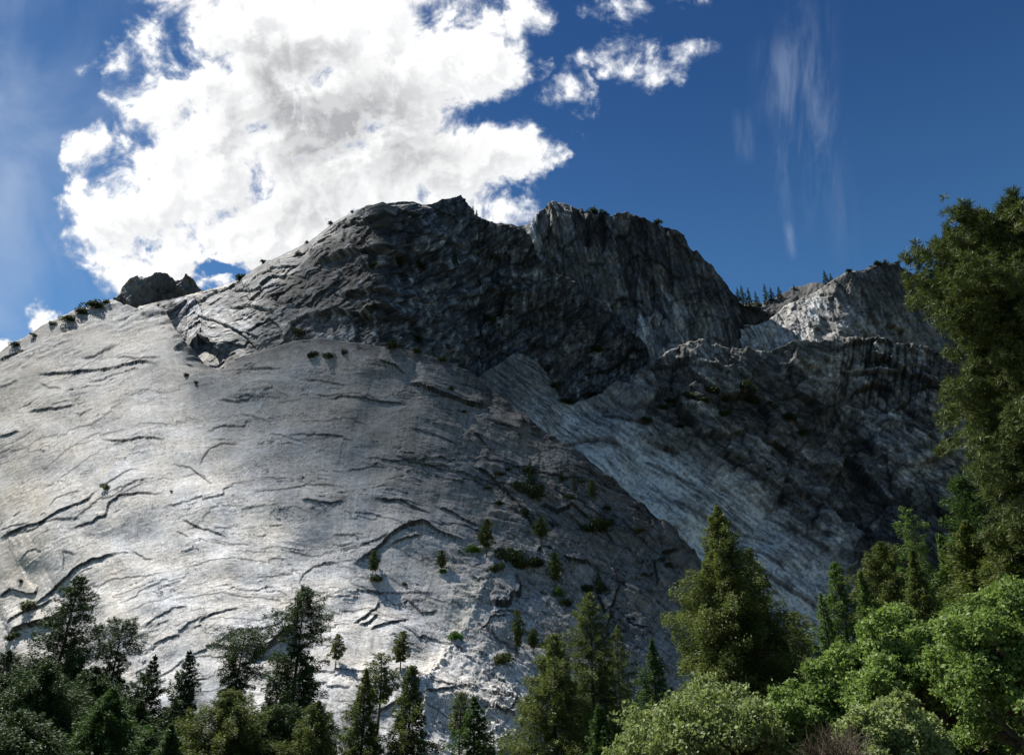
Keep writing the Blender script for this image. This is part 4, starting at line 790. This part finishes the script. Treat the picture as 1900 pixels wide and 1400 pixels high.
con('cedar_tree', 1636, 1008, 70, 150, M_CEDAR, 'round-topped olive cedar above the bright broadleaf trees', group=G2, prof=[(0,.9),(.4,1),(.7,.85),(.85,.6),(.95,.3),(1,.08)], c0=.05, nb=330, dens=20)
con('pine_tree', 1702, 945, 66, 105, M_CEDARG, 'straggly open tree with a crooked top left of the dark green fir', group=G2, prof=[(0,.8),(.4,.9),(.6,.6),(.75,.5),(.88,.42),(1,.25)], c0=.25, nb=130, dens=12, lump=.8, lean=-.9)
con('fir_tree', 1782, 888, 58, 150, M_FIRG, 'dark green fir top under the huge pine', group=G2, prof=[(0,1),(.4,1),(.7,.75),(.88,.5),(1,.12)], c0=.2, nb=260, dens=18)
con('cedar_tree', 1790, 968, 48, 190, M_CEDAR, 'wide yellow-green cedar beneath the dark green fir top', group=G2, prof=PR_CEDAR, c0=.08, nb=300, dens=22, lump=.3)
con('cedar_tree', 1862, 950, 46, 200, M_CEDAR, 'olive cedar at the right edge under the huge pine', group=G2, prof=PR_CEDAR, c0=.08, nb=240, dens=20)
con('cedar_tree', 1594, 1058, 60, 120, M_CEDARG, 'slender green cedar rising between the thin-leader cedar and the large bright broadleaf tree', group=G2, prof=PR_CONE, c0=.04, nb=190, dens=18)
con('cedar_tree', 1742, 992, 50, 140, M_CEDARG, 'pointed green cedar in front of the straggly crooked-topped tree', group=G2, prof=PR_CONE, c0=.04, nb=210, dens=18)
con('cedar_tree', 1692, 1022, 50, 130, M_CEDAR, 'narrow olive cedar left of the pointed green one, above the bright broadleaf crowns', group=G2, prof=PR_CONE, c0=.04, nb=180, dens=18)
# the huge pine at the right edge
wid_n = .115
loc, H = T(1820, 388, 46)
conifer('pine_tree', loc, H - 1.3, 4.15, M_PINE, 'huge pine of tufted needles filling the right edge and reaching above the ridge', 'tree', prof=PR_POND, c0=.2, nb=560, dens=8.5, leaf=.38, droop=.05, lump=.25, seed=12, tr=.55, tips=34, updir=-.1, wid=.34)
# broadleaf trees, nearer
def bl(px, py, dist, wpx, mat, label, **k):
    loc, H = T(px, py, dist); W = wpx * .5 * mpp(dist); k.setdefault('seed', int(px + py)); k.setdefault('leaf', .0042 * dist)
    return broadleaf('oak_tree', loc, H, W, mat, label, 'tree', G3, **k)
bl(1300, 1268, 33, 300, M_LEAFP, 'pale green rounded broadleaf tree at the bottom, below the largest cedar', nl=52000, zc=.5, rz=.5)
bl(1185, 1345, 36, 120, M_LEAF, 'low green broadleaf tree left of the pale rounded one', nl=16000, zc=.5, rz=.5, nclump=128)
bl(1500, 1232, 34, 190, M_LEAF, 'fresh green broadleaf tree between the pale rounded one and the great bright mass', nl=36000, zc=.52, rz=.48, nclump=130)
bl(1640, 1128, 33, 215, M_LEAF, 'large bright broadleaf tree below the round-topped cedar', nl=60000, zc=.54, rz=.46, nclump=176)
bl(1850, 1078, 29, 265, M_LEAF, 'largest bright broadleaf tree, at the lower right corner', nl=80000, zc=.56, rz=.44, nclump=208)
bl(1640, 1290, 27, 190, M_LEAFP, 'pale speckled broadleaf tree at the bottom, in front of the large bright one', nl=32000, zc=.55, rz=.46, nclump=112)
bl(1735, 1168, 36, 150, M_LEAF, 'yellow-green broadleaf tree squeezed between the two largest bright ones', nl=36000, zc=.54, rz=.46, nclump=128)
# ---- small plants on the rock -------------------------------------------------
proto_pine = conifer('pine_tree', (0, 0, -50), 12, 2.6, M_CEDAR, '', 'tree', G4, prof=PR_ROUND, c0=.3, nb=90, dens=26, leaf=.75, lump=.6, seed=77, tr=.22)
proto_fir = conifer('fir_tree', (0, 0, -50), 14, 2.9, M_FIR, '', 'tree', 'conifers on the ledges and ridges', prof=PR_CONE, c0=.1, nb=80, dens=11, leaf=.9, seed=78, tr=.22)
def bush(name, label, group, mat, seed, R=2.0):
    rng = np.random.default_rng(seed); root = new_thing(name, (0, 0, -50), label, 'bush', group); fo = Acc(); tk = Acc(); nc = 16
    d = unit(rng.normal(size=(nc, 3))); d[:, 2] = np.abs(d[:, 2]); cc = d * rng.uniform(.3, .9, (nc, 1)) * R * np.array([1, 1, .8]) + [0, 0, R * .2]
    for c in cc: tube(tk, [np.array([0, 0, -.4]), c * .5 + rng.normal(0, .1, 3), c], [.08, .05, .02], 3)
    C = np.concatenate([c + unit(rng.normal(size=(90, 3))) * (R * .36 * rng.uniform(.3, 1.1, (90, 1)) ** .5) for c in cc]); n = len(C); s = R * .17 * rng.uniform(.6, 1.3, n)
    cards(fo, C, rng.normal(size=(n, 3)), s, s * .6, rng, 1.0)
    V, F = tk.get(); mesh_np('stem', V, F, M_BARK, root, smooth=True); V, F = fo.get(); mesh_np('crown', V, F, mat, root); return root
GB = 'bushes growing on the rock'
proto_b = [bush('bush', '', GB, M_SHRUB, 5), bush('bush', '', GB, M_SHRUB, 6)]
used = set()
def put(proto, lay, x, y, hpx, label, mats=None, ow=1.0, full=12.0):
    """stand a copy on the rock; hpx is its height in survey units"""
    p = on(lay, x, y); dist = p.length; hpx *= 1.22; sc = hpx * dist / FOC / full; p.z -= sc * .3
    if proto not in used:
        used.add(proto); c = proto; c.location = p; c['label'] = label; c.rotation_euler = (0, 0, x * .37); c.scale = (sc * ow, sc * ow, sc)
        if mats:
            for ch in c.children:
                if ch.name.startswith('crown'): ch.material_slots[0].link = 'OBJECT'; ch.material_slots[0].material = mats
        return c
    c = dup(proto, p, label, x * .37 + y, sc, 1.0, mats); ow = min(ow, 1.5); c.scale = (sc * ow, sc * ow * (.8 + .05 * (int(x) % 9)), sc * (.85 + .05 * (int(y) % 8))); return c
A, B, WL = 'granite_apron', 'granite_basin', 'granite_wall'
for x, y, h, l in [(624,1250,46,'small open-crowned tree standing alone on the slab right of the pinched-waist conifer'),(745,1258,60,'slender little pine on the slab above the tapering olive cedar'),(690,1068,38,'small pine in front of the longest dark arched crack'),
    (818,1060,32,'short crooked pine alone on the slab right of the arched crack'),(903,1037,54,'upright pine at the end of the arched crack'),(1030,1086,48,'thin pine above the line of shrubs near the cedar tops'),(991,1200,44,'small pine just left of the broad olive cedar'),
    (962,1205,62,'spindly sapling with almost no crown left of the small pine'),(1004,1016,46,'wispy pine on the shaded ledge above the dark hollows'),(1099,942,32,'small dark pine nearest the edge of the shaded flank')]:
    put(proto_pine, A, x, y, h, l, ow=.62 if x == 962 else 1.0)
for x, y, h, l in [(985,905,44,'dark fir in the middle of the shaded clump on the flank'),(1043,905,24,'small dark fir right of the shaded clump'),(1068,925,24,'low dark fir on the flank below the small dark fir'),
    (1113,1075,30,'dark stunted fir beside the deep black crack')]: put(proto_fir, A, x, y, h, l, full=14.0)
SB = M_SHRUB; SD = M_SHRUBD; SG = M_SHRUBG
for i, (x, y, h, w, m, l) in enumerate([(197,912,15,1,SB,'lone round bush above the long forked crack at left'),(52,1128,20,1.4,SB,'grey-green shrub over the wide dark overhang at far left'),(24,1184,20,1,SB,'shrub at the lower tip of the dark overhang at far left'),(35,1078,7,1,SD,'tiny dark shrub near the left edge above the overhang'),
    (700,1074,14,1.8,SB,'low shrub at the foot of the small pine below the arched crack'),(748,1079,7,2.0,SB,'flat shrub right of the small pine below the arched crack'),(877,1022,17,1.4,SG,'green shrub at the right end of the arched crack'),(821,1062,9,1.5,SG,'green shrub at the foot of the short crooked pine'),
    (946,1042,42,1.1,SB,'largest brownish bush on the slab, right of the upright pine'),(992,1050,26,1.3,SD,'dark shrub right of the largest brownish bush'),(921,1066,24,1.1,SB,'shrub at the lower left of the largest brownish bush'),(965,1052,22,1.2,SB,'low shrub between the largest brownish bush and the dark shrub'),
    (1036,1098,26,.9,SG,'green shrub at the foot of the thin pine'),(1052,1112,22,1.0,SB,'second shrub down the line below the thin pine'),(845,1178,22,.9,SG,'bright green round bush alone in the pale slab'),(934,1226,28,1.2,SB,'spreading bush throwing a long shadow near the broad olive cedar'),
    (1104,985,38,1.1,SD,'large dark bush on the shaded flank'),(1130,978,22,1,SD,'smaller dark bush right of the large one on the shaded flank'),(1118,1086,28,1.0,SD,'dark bush by the black cracks on the lower flank'),(1094,1086,16,1.2,SD,'dark low bush left of the one by the black cracks'),
    (1185,994,16,1.1,SD,'isolated dark shrub near the diagonal edge of the flank'),(1000,925,34,1.1,SD,'dark thicket bush at the right of the shaded clump'),(968,915,26,1.2,SD,'dark thicket bush at the left of the shaded clump'),(982,880,20,1.3,SD,'dark bush at the top of the shaded clump'),(925,886,10,1.7,SD,'low dark shrub left of the shaded clump'),
    (945,876,9,1.8,SD,'upper low dark shrub left of the shaded clump'),(1060,934,16,1.4,SD,'low dark shrub below the small firs on the flank'),(975,962,22,.8,SD,'brownish shrub in the gully below the shaded clump'),(1078,905,10,1.3,SD,'small shrub right of the small firs on the flank'),(1125,945,14,1.2,SD,'shrub right of the small dark pine on the flank'),
    (925,935,10,1.4,SD,'small shrub on the crack left of the gully'),(1010,1180,10,1.2,SB,'little shrub right of the small pine by the broad cedar'),(1240,1048,14,1.6,SD,'shrub under the angular overhang near the largest cedar'),
    (345,700,9,1.0,SD,'tiny round shrub on the upper slab below the brow hollow'),(366,713,6,1.1,SD,'second tiny shrub on the upper slab, right of the first'),(580,660,16,1.2,SD,'left of two dark shrubs at the top of the slab'),(610,663,14,1.3,SD,'right of two dark shrubs at the top of the slab'),(638,656,18,.6,SD,'narrow shrub right of the pair at the top of the slab'),
    (862,770,8,1,SD,'small shrub below the long dark overlap on the upper slab'),(775,660,12,2.0,SD,'wide shrub on the slab brow beneath the dark wall'),(735,652,16,1.5,SD,'shrub on the slab brow left of the wide one'),(820,675,12,1.6,SD,'shrub on the slab brow right of the wide one'),
    (838,735,12,.9,SD,'shrub in the gully right of the long overlap'),(905,905,9,1.3,SD,'small shrub above the first gully crack'),(320,916,5,1,SD,'tiny shrub at the right end of the long forked crack')]):
    put(proto_b[i % 2], A, x, y, h, l, mats=m, ow=w, full=3.6)
for i, (x, y, h, w, l) in enumerate([(30,640,13,1.2,'lowest skyline shrub on the far left shoulder'),(100,605,11,1.3,'skyline shrub second from the left edge'),(129,597,18,1.3,'skyline shrub below the double one on the left shoulder'),(150,585,18,1.1,'skyline shrub left of the tallest on the left shoulder'),
    (176,573,24,1.3,'tallest skyline shrub on the left shoulder'),(197,564,12,1.3,'skyline shrub just left of the rough knob'),(65,622,9,1.4,'small skyline shrub between the first and second on the left')]):
    put(proto_b[i % 2], A, x, y + 5, h * .85, l, mats=SD, ow=w, full=3.6)
for i, (x, y, h, w, l) in enumerate([(448,519,14,1,'shrub on the skyline of the left shoulder above the notch'),(490,487,7,1.4,'low skyline shrub below the summit slope'),(569,451,7,1,'lone speck of a shrub on the summit slope'),(614,417,12,.8,'shrub on the skyline where the summit slope flattens'),(654,393,6,1,'tiny skyline shrub left of the summit'),
    (735,492,18,1.2,'shrub on the high ledge of the dark wall'),(775,500,16,1.5,'second shrub on the high ledge of the dark wall'),(720,640,14,1.6,'left shrub along the foot of the dark wall'),(765,636,16,1.4,'middle shrub along the foot of the dark wall'),(810,650,12,1.6,'right shrub along the foot of the dark wall'),
    (560,626,22,1.2,'dark shrub in the corner above the slab brow'),(905,600,24,.8,'shrub in the cleft of the great dark wall'),(1105,655,14,1.2,'shrub on the lower right ledge of the dark wall'),(555,478,12,1,'shrub on the grey slope left of the dark wall'),(700,500,14,1.2,'shrub left of the high ledge pair')]):
    put(proto_b[i % 2], WL, x, y, h, l, mats=SD, ow=w, full=3.6)
for x, y, h, l in [(875,396,14,'tiny fir just right of the pointed summit'),(884,403,14,'second tiny fir right of the pointed summit'),(818,500,30,'dark fir in a gully below the pointed summit')]: put(proto_fir, WL, x, y, h, l, full=14.0)
for x, y, h, w, l in [(1104,402,20,1.6,'bushy tree crowning the headwall left of its middle'),(1122,402,10,2.0,'low shrub beside the bushy tree on the headwall'),(1222,415,9,1.5,'shrub on the corner of the headwall skyline')]: put(proto_b[0], 'granite_headwall', x, y, h, l, mats=SD, ow=w, full=3.6)
for x, y, h, l in [(1364,566,22,'first fir in the notch between the headwall and the right peak'),(1378,570,38,'tallest fir in the notch'),(1388,574,30,'fir right of the tallest in the notch'),(1406,572,28,'fir in the middle of the notch')]: put(proto_fir, 'granite_headwall' if x < 1390 else 'far_ridge', x, y, h, l, full=14.0)
for x, y, h, l in [(1424,566,32,'thin fir right of the middle of the notch'),(1434,562,26,'thinner fir beside it, nearer the right peak'),(1448,556,22,'small fir on the rising ridge right of the notch'),(1474,538,10,'tiny fir on the first hump of the far ridge'),(1534,530,26,'leftmost of the trees on the crest below the right peak'),(1543,524,16,'rightmost of the trees on the crest below the right peak')]:
    put(proto_fir, 'far_ridge', x, y, h, l, full=14.0)
for i, (x, y, h, w, l) in enumerate([(1575,505,8,1.6,'low shrub on the left shoulder of the right peak'),(1626,494,10,1.2,'shrub at the left end of the right peak summit'),(1640,491,10,1.1,'shrub on the middle of the right peak summit'),(1664,491,9,1.3,'shrub at the right end of the right peak summit')]): put(proto_b[i % 2], 'granite_peak', x, y, h, l, mats=SD, ow=w, full=3.6)
for i, (x, y, h, w, l) in enumerate([(1225,762,14,1.8,'shrub at the left end of the dark shrubby terrace'),(1245,748,12,1.6,'upper shrub near the left end of the dark terrace'),(1275,745,16,1.8,'shrub on the dark terrace below the ledge'),(1300,760,14,1.8,'low shrub left of the middle of the dark terrace'),(1325,735,18,1.6,'topmost shrub of the dark terrace'),
    (1350,745,20,1.5,'large shrub in the middle of the dark terrace'),(1372,735,20,1.6,'large shrub right of the middle of the dark terrace'),(1398,748,20,1.2,'shrub with a pointed top on the dark terrace'),(1425,765,16,1.6,'shrub at the right of the dark terrace'),(1455,790,16,1.8,'shrub on the slope right of the dark terrace'),
    (1200,785,14,2.0,'shrub where the terrace meets the pale slab'),(1260,795,10,1.8,'shrub hanging below the dark terrace'),(1480,815,14,1.6,'lowest right shrub below the dark terrace'),(1340,775,12,2.0,'shrub low in the middle of the dark terrace'),(1050,745,16,1.8,'shrub in the dark recess beside the pale boss'),(1030,650,14,1.6,'shrub above the pale boss at the wall foot')]):
    put(proto_b[i % 2], B, x, y, h, l, mats=SD, ow=w, full=3.6)
# ---- bare and dry bushes low at the right
def twigs(name, loc, R, label, mat, seed, n=220, up=1.0, r=.010):
    rng = np.random.default_rng(seed); root = new_thing(name, loc, label, 'bush'); tk = Acc()
    for i in range(n):
        d = unit(rng.normal(size=3) + [0, 0, up]); L = R * rng.uniform(.5, 1.05); p = [np.zeros(3)]
        for j in range(4): d = unit(d + rng.normal(0, .28, 3)); p.append(p[-1] + d * L / 4)
        tube(tk, p, np.linspace(r * 1.6, r * .4, 5), 3)
        for j in (2, 3): q = p[j]; e = unit(d + rng.normal(0, .7, 3)); tube(tk, [q, q + e * L * .14, q + unit(e + rng.normal(0, .3, 3)) * L * .3], [r * .8, r * .6, r * .3], 3)
    V, F = tk.get(); k = mesh_np('branches', V, F, mat, root); return root
p = at(1562, 1432, 24); twigs('dry_bush', (float(p[0]), float(p[1]), float(p[2]) - .2), 1.45, 'leafless brown twiggy bush at the bottom between the broadleaf trees', M_DRY, 3, 420)

# ---- unseen cloud volumes added across the sun's path to shade slab brow and peak
def shade_cloud(name, lay, ax, ay, bx, by, t0, half, thick, dens, label, seed=3):
    a = np.array(on(lay, ax, ay)); b = np.array(on(lay, bx, by)); sd = np.array(sv); c = (a + b) / 2 + sd * t0
    u = b - a; u -= sd * (u @ sd); L = np.linalg.norm(u) / 2 + half; u /= np.linalg.norm(u); w = np.cross(sd, u)
    nu, nv = 96, 48; th = np.linspace(0, 2 * np.pi, nu, endpoint=False)[None, :]; ph = np.linspace(-np.pi / 2, np.pi / 2, nv)[:, None]
    X = np.cos(ph) * np.cos(th); Y = np.cos(ph) * np.sin(th); Z = np.sin(ph) + 0 * th
    k = 1 + .16 * fbm(X * 2.2 + 5 + Z, Y * 2.2 + Z, 4, seed) + .10 * fbm(X * 5 + Z * 3, Y * 5 + 9, 3, seed + 5) * 1.0
    P = c + (X * k * L)[..., None] * u + (Y * k * half)[..., None] * w + (Z * k * thick)[..., None] * sd
    idx = np.arange(nu * nv).reshape(nv, nu); nx = np.roll(idx, -1, axis=1); F = np.stack([idx[:-1], nx[:-1], nx[1:], idx[1:]], -1).reshape(-1, 4)
    m, t, o = new_mat('shade_cloud_vapour'); vo = t.n('ShaderNodeVolumePrincipled'); vo.inputs['Color'].default_value = (.97, .97, .98, 1); vo.inputs['Density'].default_value = dens; t.put(o.inputs['Volume'], vo.outputs[0])
    ob = mesh_np(name, P.reshape(-1, 3), F, m, smooth=True); tag(ob, label, kind='stuff'); return ob
shade_cloud('cloud', 'granite_apron', 530, 680, 1120, 905, 1500, 90, 80, .0085, 'unseen cloud added to shade the pale upper slab')
shade_cloud('cloud', 'granite_peak', 1700, 530, 1850, 590, 3600, 48, 60, .016, 'small unseen cloud added to shade the right peak', 8)
